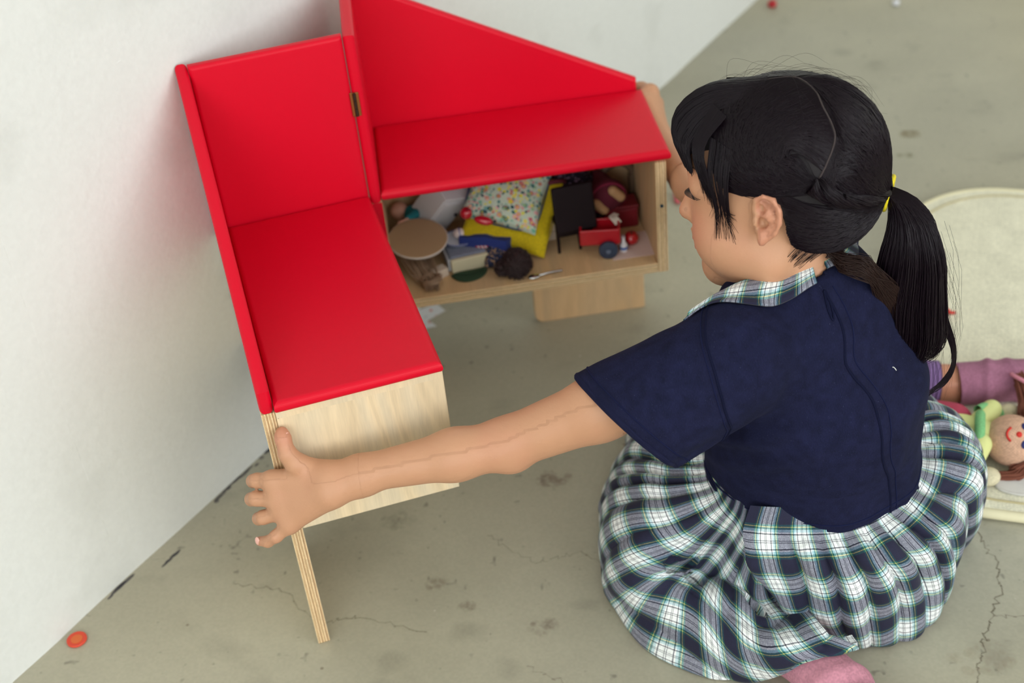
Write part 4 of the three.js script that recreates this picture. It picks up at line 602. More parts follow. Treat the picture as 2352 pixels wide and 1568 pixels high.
  for (const s of [1, -1]) for (let i = 0; i < 620; i++) {
    const ph = (i % 2) * Math.PI + jit(0.9), rr = 0.0074 * Math.sqrt(R()), pts = [];
    for (let k = 0; k <= 22; k++) { const u = k / 22, c = ac.getPoint(u), T = ac.getTangent(u), a = new THREE.Vector3().crossVectors(T, V(0, 1, 0)).normalize(), b = new THREE.Vector3().crossVectors(T, a), th = ph + u * 9.5, w = 1.0 - 0.62 * u, q = c.clone().addScaledVector(a, (Math.cos(th) * 0.0052 + Math.cos(ph * 3 + i) * rr * 0.55) * w).addScaledVector(b, (Math.sin(th) * 0.0052 + Math.sin(ph * 3 + i) * rr * 0.55) * w); q.x *= s; pts.push(q); }
    tw.add(pts, 0.0004 + R() * 0.0002);
  }
  const tg = tw.geo(); tg.applyMatrix4(headMatrix); tag(part('hair_twist', own(tg), strand, girl), null, null, null, 'stuff');
  // ponytail: out of the tie, over and down beside her back, the ends curling in
  const pony = new Strands(), SIDE = V(0.994, -0.087, 0.065), DEEP = V(0.05, -0.25, 0.96).normalize();
  const PC = [[0.330, 0.441, -1.045], [0.345, 0.441, -1.034], [0.3555, 0.428, -1.018], [0.3575, 0.396, -1.006], [0.3565, 0.352, -1.003], [0.3570, 0.318, -1.003], [0.354, 0.296, -1.006], [0.343, 0.286, -1.006]].map(VA), pc = new THREE.CatmullRomCurve3(PC);
  const widths = [0.0065, 0.008, 0.020, 0.032, 0.040, 0.041, 0.037, 0.028];
  for (let i = 0; i < 3600; i++) {
    const a = R() * 6.283, q = Math.sqrt(R()), A = Math.cos(a) * q, B = Math.sin(a) * q, end = 0.74 + 0.26 * Math.pow(R(), 0.55) - 0.06 * Math.max(0, A), pts = [], ph = R() * 9, am = 0.0015 * R();
    for (let k = 0; k <= 16; k++) { const u = k / 16 * end, f = u * 7, w0 = Math.floor(Math.min(f, 6.999)), w = mix(widths[w0], widths[w0 + 1], f - w0), c = pc.getPoint(u); const clump = 0.9 + 0.25 * noise(A * 3 + 5, B * 3, u * 2); c.addScaledVector(SIDE, A * w * clump + am * Math.sin(u * 9 + ph)).addScaledVector(DEEP, B * Math.min(w * 0.72, 0.021) * clump + am * Math.cos(u * 8 + ph)); pts.push(c); }
    pony.add(pts, 0.00036 + R() * 0.0002, 0.00012);
  }
  for (let i = 0; i < 46; i++) { // a few ends that fall past the rest
    const k = jit(0.004), m = jit(0.004); pony.add(curve([V(0.378 + k, 0.36 + m, -1.0), V(0.3885 + k, 0.325 + m, -1.0), V(0.400 + k * 0.6, 0.292 + m, -0.999), V(0.401 + k * 0.5, 0.268 + m, -0.998), V(0.392 + k * 0.5, 0.251 + m, -0.997), V(0.377 + jit(0.004), 0.241 + jit(0.003), -0.996)], 18), 0.00032, 0.0001);
  }
  const pg = pony.geo(); tag(part('ponytail', own(pg), strand, girl), null, null, null, 'stuff');
  // loose brown hair from the nape that sweeps across into the ponytail
  const lo = new Strands();
  for (let i = 0; i < 620; i++) { const t = R(), k = () => jit(0.0055); const h = headAt(0.03 - 0.03 * t + jit(0.006), -0.060 - 0.006 * t + jit(0.004), -0.036 - 0.010 * t); lo.add(curve([VA(h), V(0.292 + k(), 0.396 + 0.008 * (1 - t) + k(), -0.996 + k()), V(0.309 + k(), 0.392 + 0.012 * (1 - t) + k(), -0.989 + k()), V(0.326 + 0.01 * t + k(), 0.366 + k() * 2, -0.990), V(0.339 + 0.012 * t + k(), 0.318 + jit(0.012), -0.997), V(0.344 + 0.012 * t + k(), 0.285 + jit(0.02), -1.002)], 15), 0.0003, 0.0001); }
  tag(part('loose_nape_hair', own(lo.geo()), brownish, girl), null, null, null, 'stuff');
  // stray hairs above the head and fine down on the neck and cheek
  const fly = new Strands();
  for (let i = 0; i < 55; i++) { const a = jit(0.06), z = jit(0.075), b = onCap(V(a, 0.09, z), 0.0), l = 0.006 + 0.016 * R() * R(), m = onCap(V(a + jit(0.02), 0.085, z - 0.02 - 0.02 * R()), l), e = onCap(V(a + jit(0.035), 0.07, z - 0.045 - 0.03 * R()), l * 0.8 + jit(0.003)); fly.add(curve([b, m, e], 14), 0.00009, 0.00004); }
  for (let i = 0; i < 60; i++) { const t = R(), b = V(0.052 - 0.02 * t, -0.044 - 0.016 * t, -0.014 - 0.02 * t), e = V(0.056 - 0.01 * t, -0.058 - 0.014 * R(), 0.012 + 0.02 * R()); fly.add(curve([b, V((b.x + e.x) / 2 + 0.004, -0.063 - 0.01 * t, (b.z + e.z) / 2), e], 10), 0.00014, 0.00005); }
  for (let i = 0; i < 40; i++) { const x = 0.366 + 0.04 * R(), y = 0.40 - 0.12 * R(); fly.add([V(x - 0.012, y + 0.03, -1.006), V(x - 0.002, y, -1.004), V(x + 0.002 + jit(0.003), y - 0.03, -1.003), V(x + jit(0.006), y - 0.06, -1.003)].map((p) => p.applyMatrix4(headMatrix.clone().invert())), 0.00012, 0.00005); }
  const yg = fly.geo(); yg.applyMatrix4(headMatrix); tag(part('stray_hairs', own(yg), strand, girl), null, null, null, 'stuff');
  // yellow elastic, three turns
  const tie = new THREE.Group(); tie.name = 'hair_tie'; girl.add(tie);
  const N0 = V(0.765, -0.30, 0.381).normalize(), mat = phys(0xe6d21a, 0.55, { sheen: 0.3 });
  [[-0.0038, 0.0140, 0.12], [0.0002, 0.0150, -0.08], [0.0038, 0.0140, 0.2]].forEach(([o, r, tilt]) => { const t = new THREE.TorusGeometry(r, 0.0024, 12, 48); t.applyQuaternion(new THREE.Quaternion().setFromUnitVectors(V(0, 0, 1), N0.clone().addScaledVector(V(0, 1, 0), tilt).normalize())); t.translate(0.337 + N0.x * o, 0.4405 + N0.y * o, -1.0395 + N0.z * o); part('elastic_loop', own(t), mat, tie); });
}
// ---------------------------------------------------------------- toys heaped in the right half of the dollhouse
const FLOOR_B = H.base + H.t;
const toy = (name, label, category, u, v, y, turn = 0, group) => thing(name, label, category, inB(u, v, FLOOR_B + y), -AZ_B + turn, group);  // local axes: x right, y up, z out of the open side
const soft = (c, r = 0.9) => phys(c, r, { sheen: 0.3, sheenRoughness: 0.6 });
const cloth = (f, n = 256) => phys(0xffffff, 0.92, { map: pixels(n, n, f), sheen: 0.2 });
const pillow = (w, h, d, seg = 40, pw = 0.42) => { const g = new THREE.BoxGeometry(1, 1, 1, seg, seg, 2), p = g.attributes.position; for (let i = 0; i < p.count; i++) { const x = p.getX(i) * 2, y = p.getY(i) * 2, z = p.getZ(i) * 2, e = Math.pow(Math.max(0, (1 - Math.pow(Math.abs(x), 2.6)) * (1 - Math.pow(Math.abs(y), 2.6))), pw), pinch = 1 - 0.07 * (1 - Math.abs(x)) * Math.abs(y) - 0.07 * (1 - Math.abs(y)) * Math.abs(x) ; p.setXYZ(i, x * w / 2 * pinch, y * h / 2 * pinch, z * d / 2 * e + 0.0012 * noise(x * 4, y * 4, z)); } g.computeVertexNormals(); return g; };
const curl = (S, n, c, r, rad, seed) => { const Q = rng(seed); for (let i = 0; i < n; i++) { const a = Q() * 6.28, b = Math.acos(2 * Q() - 1), d = V(Math.sin(b) * Math.cos(a), Math.cos(b), Math.sin(b) * Math.sin(a)), t = new THREE.Vector3().crossVectors(d, V(0.3, 1, 0.2)).normalize(), pts = []; for (let k = 0; k < 6; k++) pts.push(c.clone().addScaledVector(d, r * (0.9 + 0.16 * Q())).addScaledVector(t, (k - 2.5) * r * 0.22).add(V(0, -r * 0.03 * (k - 2.5) ** 2, 0))); S.push(tube(pts, rad, 6, 4)); } return S; };
{
  const white = phys(0xe4e0e2, 0.4, { clearcoat: 0.2 });
  const c = toy('toy_cabinet', 'white toy cabinet tipped over at the left, beside the cushion', 'toy furniture', 0.124, 0.064, 0.047);
  const q = (g) => moved(g, 0, 0, 0, 0.55, 0.35, -0.62);
  part('cabinet_body', q(rbox(0.040, 0.062, 0.034, 0.0012)), white, c); part('cabinet_top', q(moved(rbox(0.044, 0.0035, 0.038, 0.001), 0, 0.0325, 0)), white, c); part('cabinet_door', q(moved(rbox(0.034, 0.052, 0.0022, 0.0008), 0, -0.001, 0.018)), white, c); part('cabinet_side_panel', q(moved(rbox(0.0022, 0.05, 0.026, 0.0008), 0.0205, 0, 0)), white, c); part('knob', q(moved(new THREE.SphereGeometry(0.0022, 14, 10), 0.012, 0.004, 0.0205)), std(0x2a2a2c, 0.4), c);
  const d = toy('small_doll', 'small doll in a teal top lying at the far left end', 'doll', 0.122, 0.030, 0.022);
  const teal = cloth((u, v) => { const l = 0.9 + 0.2 * noise(u * 30, v * 30); return [34 * l, 146 * l, 156 * l]; }), flesh = std(0xdba48c, 0.6);
  part('torso', field(union([cap([0.0, 0.012, -0.012], [0.022, 0.013, -0.004], 0.0105, 0.0115)], 0.01), [-0.02, 0, -0.04], [0.04, 0.03, 0.02], 0.0018), teal, d);
  part('sleeve', field(union([cap([0.004, 0.018, 0.0], [-0.004, 0.022, 0.016], 0.0068, 0.0056)], 0.005), [-0.03, 0, -0.02], [0.02, 0.04, 0.04], 0.0015), teal, d);
  part('hand', field(union([cap([-0.0045, 0.0225, 0.018], [-0.012, 0.0225, 0.023], 0.0035, 0.003), ell([-0.015, 0.0225, 0.0245], [0.004, 0.0035, 0.0032])], 0.003), [-0.03, 0.01, 0], [0.01, 0.035, 0.035], 0.0012), flesh, d);
  part('head', moved(new THREE.SphereGeometry(0.0115, 24, 18), -0.014, 0.014, -0.018), flesh, d); part('skirt', field(union([cap([0.016, 0.0, 0.0], [0.004, -0.016, 0.006], 0.011, 0.0055)], 0.006), [-0.02, -0.024, -0.02], [0.04, 0.02, 0.025], 0.0018), teal, d);
  const t = toy('toy_table', 'round beige toy table with a white rim in front of the teal-topped doll', 'toy furniture', 0.066, 0.0330, 0.0);
  const tl = (g) => moved(g, 0, 0.040, 0, 0.16, 0, -0.06);
  part('tabletop', tl(lathe([[0, -0.0016], [0.0335, -0.0016], [0.0345, -0.0006], [0.0345, 0.0010], [0.0338, 0.0016], [0, 0.0016]], 64)), std(0xae8f6c, 0.6), t); part('rim', tl(lathe([[0.0338, -0.0018], [0.0352, -0.0018], [0.0354, 0.0008], [0.0344, 0.0008]], 64)), std(0xd8ccc4, 0.5), t); part('pedestal', moved(lathe([[0, 0], [0.014, 0], [0.013, 0.003], [0.0035, 0.006], [0.003, 0.038], [0, 0.038]], 32), 0, 0, 0), std(0xc6b09a, 0.5), t);
  const b = toy('toy_block', 'small cream block lying under the round toy table', 'toy block', 0.040, 0.052, 0.0, 0.5); part('block', moved(rbox(0.019, 0.011, 0.013, 0.0012), 0, 0.0056, 0, 0, 0, 0), std(0xd6c3b0, 0.6), b); part('peg', moved(new THREE.CylinderGeometry(0.0022, 0.0022, 0.012, 14), -0.013, 0.0035, 0.002, 0, 0, Math.PI / 2), std(0xcdb8a4, 0.6), b);
  const bd = toy('toy_bed', 'grey-blue toy bed with a cream end board between table and cushion', 'toy furniture', 0.066, 0.087, 0.0, 0.13);
  part('mattress', moved(rbox(0.047, 0.012, 0.048, 0.003), 0, 0.014, -0.006), cloth((u, v) => { const l = 0.95 + 0.1 * noise(u * 60, v * 60); return [134 * l, 140 * l, 158 * l]; }), bd); part('end_board', moved(rbox(0.046, 0.018, 0.006, 0.0016), 0, 0.0095, 0.021), std(0xd9cfae, 0.55), bd); part('side_rail', moved(rbox(0.004, 0.016, 0.046, 0.001), -0.024, 0.009, -0.005), std(0xc9cdd6, 0.5), bd); part('side_rail', moved(rbox(0.004, 0.016, 0.046, 0.001), 0.024, 0.009, -0.005), std(0xc9cdd6, 0.5), bd);
  const leaf = new THREE.Shape(); leaf.moveTo(-0.021, 0.004); leaf.bezierCurveTo(-0.012, 0.012, 0.010, 0.006, 0.021, 0.012); leaf.bezierCurveTo(0.022, -0.004, 0.006, -0.013, -0.006, -0.011); leaf.bezierCurveTo(-0.014, -0.009, -0.019, -0.002, -0.021, 0.004);
  const lf = toy('felt_leaf', 'dark green felt leaf lying in front of the cream end board', 'felt toy', 0.030, 0.087, 0.0003); part('leaf', moved(new THREE.ExtrudeGeometry(leaf, { depth: 0.0016, bevelEnabled: true, bevelThickness: 0.0006, bevelSize: 0.0006, bevelSegments: 2 }), 0, 0.001, 0, -Math.PI / 2), soft(0x27402a), lf); part('stitching', moved(tube([[-0.018, 0.0035, 0], [-0.004, -0.001, 0.0], [0.017, 0.004, 0.0]], 0.0005, 24, 5), 0, 0.0036, 0, -Math.PI / 2), std(0x1b2c1c, 0.9), lf);
  const pl = toy('toy_plate', 'white toy plate with a blue rim on the grey-blue toy bed', 'toy dish', 0.080, 0.080, 0.0205); part('plate', lathe([[0, 0], [0.012, 0], [0.0185, 0.0028], [0.0182, 0.0038], [0.0115, 0.0012], [0, 0.0012]], 48), phys(0xdcdfe8, 0.3), pl); part('rim_line', moved(new THREE.TorusGeometry(0.0178, 0.0006, 8, 48), 0, 0.0036, 0, Math.PI / 2), std(0x4a5aa0, 0.4), pl);
  const eg = toy('toy_egg', 'pale toy egg lying on the white toy plate', 'toy food', 0.082, 0.083, 0.0222); const e = new THREE.SphereGeometry(0.0068, 28, 20); e.scale(1.15, 0.95, 1); part('egg', moved(e, 0, 0.0064, 0), std(0xe6d3cc, 0.45), eg); part('egg_band', moved(new THREE.TorusGeometry(0.0066, 0.0007, 8, 36), 0, 0.0064, 0, 0, Math.PI / 2, 0), std(0x6a76b4, 0.5), eg);
  const knob = phys(0xc4142c, 0.25, { clearcoat: 0.8 });
  const k1 = toy('wooden_bead', 'shiny round red bead left of the floral cushion corner', 'bead', 0.084, 0.094, 0.054); part('bead', moved(new THREE.SphereGeometry(0.0078, 28, 20), 0, 0, 0), knob, k1); part('bead_hole', moved(new THREE.TorusGeometry(0.0022, 0.0008, 8, 24), 0.002, 0.0068, 0.0032, 1.15, 0.25, 0), std(0x7c0c1a, 0.5), k1);
  const k2 = toy('wooden_bead', 'shiny oval red bead on the yellow cushion edge', 'bead', 0.062, 0.112, 0.054, -0.3); const o = new THREE.SphereGeometry(0.0066, 28, 20); o.scale(1.7, 0.8, 0.9); part('bead', moved(o, 0, 0, 0, 0, 0, -0.22), knob, k2); part('bead_hole', moved(new THREE.TorusGeometry(0.0018, 0.0007, 8, 24), 0.0106, -0.0024, 0, 0, Math.PI / 2, 0), std(0x7c0c1a, 0.5), k2);
}
{ // the two cushions, one on the other, leaning back
  const base = [[34, 96, 98], [24, 60, 72], [222, 128, 132], [232, 168, 168], [226, 214, 60], [120, 178, 150], [196, 92, 104], [72, 140, 140], [176, 208, 190], [230, 214, 120]];
  const print = canvasTex(1024, 1024, (g, w, h) => { g.fillStyle = '#c6d2bd'; g.fillRect(0, 0, w, h); const Q = rng(21); for (let i = 0; i < 520; i++) { const c = base[Math.floor(Q() * base.length)], x = Q() * w, y = Q() * h, r0 = 5 + Q() * 17; let r = r0; g.fillStyle = `rgba(${c[0]},${c[1]},${c[2]},${0.65 + 0.35 * Q()})`; g.beginPath(); g.ellipse(x, y, r *= 1.5, r * (0.45 + 0.5 * Q()), Q() * 3.1, 0, 7); g.fill(); if (Q() < 0.3) { for (let k = 0; k < 5; k++) { g.beginPath(); g.arc(x + Math.cos(k * 1.256) * r * 0.8, y + Math.sin(k * 1.256) * r * 0.8, r * 0.5, 0, 7); g.fill(); } g.fillStyle = '#e2d03c'; g.beginPath(); g.arc(x, y, r * 0.4, 0, 7); g.fill(); } } });
  const floral = phys(0xffffff, 0.85, { map: print, sheen: 0.2 });
  const lean = (g, z) => moved(g, 0, 0, 0, -0.86, 0, 0);
  const cu = toy('cushion', 'floral cushion with a dark blue piped edge on top of the yellow one', 'cushion', 0.098, 0.146, 0.066, -0.1);
  const turn = (g) => moved(moved(g, 0, 0, 0, 0, 0, -0.40), 0, 0, 0, -0.86, 0, 0.05);
  part('cushion_cover', turn(pillow(0.092, 0.086, 0.026)), floral, cu);
  const edge = []; for (let i = 0; i <= 80; i++) { const a = i / 80 * Math.PI * 2, c = Math.cos(a), s = Math.sin(a), k = Math.pow(Math.pow(Math.abs(c), 5) + Math.pow(Math.abs(s), 5), -0.2), pn = 1 - 0.045 * (1 - Math.abs(Math.abs(c) - Math.abs(s))); edge.push(V(c * k * 0.0452 * (0.965 + 0.035), s * k * 0.0422, 0)); }
  part('piping', turn(tube(edge, 0.0010, 200, 6, true)), std(0x24406a, 0.8), cu);
  const yc = toy('cushion', 'mustard yellow cushion under the floral one', 'cushion', 0.092, 0.150, 0.045, -0.1);
  part('cushion_cover', turn(pillow(0.104, 0.098, 0.022)), cloth((u, v) => { const l = 1 + 0.08 * noise(u * 90, v * 90); return [204 * l, 178 * l, 10]; }), yc); part('seam', turn(tube(edge.map((p) => p.clone().multiplyScalar(1.13)), 0.0008, 200, 6, true)), std(0xb49a10, 0.9), yc);
  const bl = toy('toy_blanket', 'folded blue toy blanket with a red and white striped patch under the cushions', 'toy blanket', 0.078, 0.118, 0.004, -0.45);
  const bt = canvasTex(256, 256, (g) => { g.fillStyle = '#26377e'; g.fillRect(0, 0, 256, 256); for (let i = 0; i < 7; i++) { g.fillStyle = i % 2 ? '#e0d6da' : '#b3202e'; g.save(); g.translate(126, 150); g.rotate(-0.3); g.fillRect(-34 + i * 10, -26, 10, 52); g.restore(); } });
  const bg = new THREE.BoxGeometry(0.060, 0.022, 0.050, 30, 4, 20), p = bg.attributes.position; for (let i = 0; i < p.count; i++) p.setY(i, p.getY(i) * (1 - 0.25 * Math.abs(p.getX(i)) / 0.042) + 0.0016 * noise(p.getX(i) * 90, p.getZ(i) * 90)); bg.computeVertexNormals(); part('blanket', moved(bg, 0, 0.0125, 0, -0.25, 0, 0.02), phys(0xffffff, 0.9, { map: bt }), bl); part('blanket_fold', moved(tube([[-0.029, 0.004, 0.024], [0, 0.0045, 0.0255], [0.029, 0.004, 0.024]], 0.0034, 30, 8), 0, 0.006, 0), std(0x202e6c, 0.9), bl);
  const hd = toy('small_doll', 'small doll with a dark brown hair bun lying below the yellow cushion', 'doll', 0.022, 0.142, 0.0);
  part('head', moved(new THREE.SphereGeometry(0.0155, 28, 20), 0, 0.016, 0), std(0x2e1a1c, 0.8), hd); const S = curl([], 260, V(0, 0.0165, 0), 0.0165, 0.0007, 31); curl(S, 120, V(-0.017, 0.013, 0.002), 0.0085, 0.0007, 33); tag(part('hair', mergeGeometries(S), std(0x2c181a, 0.6), hd), null, null, null, 'stuff');
  part('dress', moved(pillow(0.036, 0.036, 0.022, 16), -0.018, 0.012, -0.030, -1.2), cloth((u, v) => { const l = 0.9 + 0.3 * noise(u * 20, v * 20), f = noise(u * 26, v * 26, 4) > 0.45; return f ? [176, 140, 104] : [44 * l, 52 * l, 84 * l]; }), hd);
  const sp = toy('toy_spoon', 'tiny silver spoon on the plywood floor right of the brown hair bun', 'toy cutlery', 0.008, 0.170, 0.0006, 0.12); const met = phys(0xe4e6ea, 0.2, { metalness: 1 }); const bo = new THREE.SphereGeometry(0.005, 20, 12); bo.scale(1.5, 0.35, 0.9); part('spoon_bowl', moved(bo, -0.010, 0.0022, 0), met, sp); part('spoon_handle', moved(tube([[-0.005, 0.002, 0], [0.008, 0.003, 0], [0.024, 0.002, 0]], 0.0014, 20, 8), 0, 0, 0), met, sp);
}
{ // dark chair, red cart, red-dressed doll and the small things at the right end
  const dk = phys(0x170a0e, 0.6, { specularIntensity: 0.4 });
  const ch = toy('toy_chair', 'dark brown toy chair with its back to the front, right of the cushions', 'toy furniture', 0.074, 0.2165, 0.0, 0.10);
  part('seat', moved(rbox(0.044, 0.006, 0.046, 0.002), 0, 0.034, 0), dk, ch); part('backrest', moved(rbox(0.050, 0.058, 0.006, 0.003), 0, 0.058, 0.020, -0.22), dk, ch); part('seat_apron', moved(rbox(0.042, 0.010, 0.004, 0.001), 0, 0.027, 0.020), dk, ch); for (const x of [-0.0215, 0.0045]) for (const z of [-0.020, 0.020]) part('leg', moved(new THREE.CylinderGeometry(0.0022, 0.0018, 0.032, 12), x, 0.016, z), dk, ch);
  const cb = toy('toy_block', 'cream block standing behind the dark toy chair legs', 'toy block', 0.088, 0.188, 0.0); part('block', moved(rbox(0.02, 0.024, 0.012, 0.001), 0, 0.012, 0), std(0xd2c2ac, 0.6), cb); part('block_groove', moved(rbox(0.021, 0.0014, 0.0125, 0.0003), 0, 0.012, 0), std(0xa8967e, 0.7), cb);
  const red = phys(0xb0101e, 0.35, { clearcoat: 0.4 }), car = toy('toy_cart', 'open red toy cart with a dark blue wheel in the right front corner', 'toy cart', 0.046, 0.246, 0.0, -0.16);
  const wall = (w, h, d, x, y, z) => moved(rbox(w, h, d, 0.0012), x, y, z);
  part('cart_box', mergeGeometries([wall(0.046, 0.003, 0.026, 0, 0.016, 0), wall(0.046, 0.020, 0.003, 0, 0.026, 0.0125), wall(0.046, 0.020, 0.003, 0, 0.026, -0.0125), wall(0.003, 0.020, 0.026, -0.0225, 0.026, 0), wall(0.003, 0.020, 0.026, 0.0225, 0.026, 0)]), red, car);
  const wheelG = (x, z) => moved(lathe([[0, -0.0035], [0.010, -0.0035], [0.0112, -0.002], [0.0112, 0.002], [0.010, 0.0035], [0, 0.0035]], 36), x, 0.0112, z, Math.PI / 2);
  for (const [x, z] of [[0.009, 0.0185], [-0.016, -0.0185]]) { const w = part('wheel', wheelG(x, z), std(0x28344a, 0.5), car); part('hub', moved(new THREE.CylinderGeometry(0.003, 0.003, 0.0085, 16), x, 0.0112, z, Math.PI / 2), std(0x5a6478, 0.4), w); }
  const rb = toy('toy_box', 'dark red toy box at the back right corner', 'toy box', 0.098, 0.280, 0.0); part('box', moved(rbox(0.040, 0.026, 0.026, 0.002), 0, 0.013, 0), std(0x7c0c1c, 0.5), rb); part('box_lid', moved(rbox(0.042, 0.005, 0.028, 0.0015), 0, 0.0285, 0), std(0x6c0a18, 0.5), rb);
  const dl = toy('small_doll', 'doll in a dark red dress lying with two tan soles facing out', 'doll', 0.104, 0.262, 0.042, 0.1);
  part('dress', field(union([cap([0, 0.006, -0.024], [0.002, 0.0, 0.004], 0.012, 0.021), ell([0.002, -0.001, 0.008], [0.025, 0.018, 0.006])], 0.01), [-0.04, -0.035, -0.05], [0.045, 0.035, 0.03], 0.0022), soft(0x5c1226), dl); part('dress_hem', moved(new THREE.TorusGeometry(0.0215, 0.0014, 8, 48), 0.002, -0.001, 0.0125, 0.1, 0, 0), soft(0x8a2040), dl);
  const sole = (x, y, r) => moved(new THREE.CapsuleGeometry(0.0062, 0.013, 6, 20), x, y, 0.020, 0, 0, r); for (const [x, y] of [[-0.010, -0.006], [0.011, 0.008]]) { const f = sole(x, y, 0.72); f.scale(1, 1, 1); part('foot', f, std(0xbf9468, 0.7), dl); }
  const ap = toy('toy_apple', 'round red toy apple beside the white toy bottle', 'toy food', 0.050, 0.284, 0.0); part('apple', moved(lathe([[0, 0.0008], [0.004, 0], [0.0082, 0.004], [0.0090, 0.009], [0.006, 0.0142], [0.002, 0.0145], [0, 0.0128]], 36), 0, 0, 0), phys(0xb8141e, 0.3, { clearcoat: 0.6 }), ap); part('stalk', moved(new THREE.CylinderGeometry(0.0006, 0.0008, 0.005, 8), 0.0004, 0.0155, 0, 0, 0, 0.2), std(0x4a3420, 0.8), ap);
  const bo = toy('toy_bottle', 'tiny white toy bottle with a blue band by the red cart', 'toy bottle', 0.036, 0.272, 0.0); part('bottle', lathe([[0, 0], [0.0042, 0], [0.0046, 0.001], [0.0046, 0.010], [0.0022, 0.0135], [0.0018, 0.018], [0, 0.018]], 28), std(0xdcd6d8, 0.35), bo); part('band', lathe([[0.0047, 0.004], [0.0049, 0.004], [0.0049, 0.0078], [0.0047, 0.0078]], 28), std(0x5a6ea8, 0.5), bo); part('cap', moved(new THREE.CylinderGeometry(0.0022, 0.0022, 0.003, 16), 0, 0.019, 0), std(0xcfc8ca, 0.4), bo);
  const tgk = toy('paper_tag', 'small folded white paper tag on the rim of the red cart', 'tag', 0.050, 0.266, 0.0335, 0.5); part('tag_leaf', moved(rbox(0.009, 0.0008, 0.013, 0.0003), 0, 0.003, 0, 0.45, 0, 0.2), std(0xd8ccbc, 0.8), tgk); part('tag_leaf', moved(rbox(0.009, 0.0008, 0.010, 0.0003), 0.001, 0.0062, -0.004, -0.2, 0, 0.2), std(0xcdc0b0, 0.8), tgk);
  for (const [u, v, y, rz, l, w] of [[0.120, 0.236, 0.078, 0.65, 0.034, 'left'], [0.130, 0.250, 0.083, 0.5, 0.044, 'right']]) { const s = toy('wooden_stick', w === 'left' ? 'shorter pale wooden stick poking out of the dark heap' : 'longer pale wooden stick poking out of the dark heap', 'stick', u, v, y, 0); part('stick', moved(new THREE.CapsuleGeometry(0.0026, l, 6, 14), 0, 0, 0, 0.4, 0, rz), std(0xb9a086, 0.6), s); }
  const dress = toy('doll_dress', 'dark navy doll dress crumpled behind the toy chair', 'doll clothes', 0.118, 0.226, 0.030);
  const dg = new THREE.SphereGeometry(0.042, 60, 40), p = dg.attributes.position; for (let i = 0; i < p.count; i++) { const x = p.getX(i), y = p.getY(i), z = p.getZ(i), k = 1 + 0.16 * noise(x * 50, y * 50, z * 50) + 0.06 * noise(x * 140, y * 140, z * 140); p.setXYZ(i, x * 0.95 * k, Math.max(-0.03, y * 1.02 * k), z * 0.62 * k); } dg.computeVertexNormals(); part('cloth', dg, cloth((u, v) => (noise(u * 70, v * 70, 3) > 0.62 ? [150, 130, 160] : [24, 18, 34])), dress);
  part('collar', moved(new THREE.TorusGeometry(0.012, 0.0028, 10, 36), -0.022, 0.034, 0.012, 0.9, 0, 0.3), soft(0x64222e), dress);
  const arch = toy('toy_arch', 'dark wooden toy arch at the back right corner above the red-dressed doll', 'toy block', 0.132, 0.285, 0.046); part('arch', moved(new THREE.TorusGeometry(0.019, 0.0052, 12, 40, Math.PI), 0, 0, 0, 0, 0, 0), std(0x5c4632, 0.6), arch); part('arch_foot', moved(rbox(0.011, 0.046, 0.010, 0.001), -0.019, -0.023, 0), std(0x5c4632, 0.6), arch); part('arch_foot', moved(rbox(0.011, 0.046, 0.010, 0.001), 0.019, -0.023, 0), std(0x5c4632, 0.6), arch);
  const pp = toy('paper_sheet', 'pale pink paper sheet lying flat in the right front corner', 'paper', 0.045, 0.281, 0.0002); const pg = new THREE.BoxGeometry(0.050, 0.0005, 0.052, 12, 1, 12), pq = pg.attributes.position; for (let i = 0; i < pq.count; i++) pq.setY(i, pq.getY(i) + 0.0004 + 0.0003 * noise(pq.getX(i) * 60, pq.getZ(i) * 60)); pg.computeVertexNormals(); part('sheet', pg, std(0xd2b6ac, 0.85), pp);
  // a tangled light brown doll wig at the front left
  const wg = toy('doll_wig', 'tangled translucent brown doll wig beside the round toy table', 'doll wig', 0.034, 0.036, 0.0), S = [], Q = rng(9);
  for (let i = 0; i < 64; i++) { const x = (Q() - 0.5) * 0.034, z = (Q() - 0.5) * 0.022; S.push(tube([[x - 0.012, 0.020 + Q() * 0.006, z - 0.026], [x - 0.006 + Q() * 0.004, 0.010 + Q() * 0.006, z - 0.008], [x * 0.7 + Q() * 0.004, 0.004 + Q() * 0.006, z * 0.6 + 0.008], [x * 0.5 + 0.005, 0.003 + Q() * 0.004, 0.022 + Q() * 0.006]], 0.00045, 12, 4)); }
  for (let i = 0; i < 24; i++) { const a = new THREE.TorusGeometry(0.008 + Q() * 0.003, 0.0005, 5, 30); S.push(moved(a, 0.006 + (Q() - 0.5) * 0.004, 0.006 + Q() * 0.006, 0.012 + (Q() - 0.5) * 0.004, 1.2 + Q() * 0.5, Q() * 0.4, 0)); }
  const wig = part('hair', mergeGeometries(S), phys(0xa98a70, 0.5), wg); tag(wig, null, null, null, 'stuff');
}
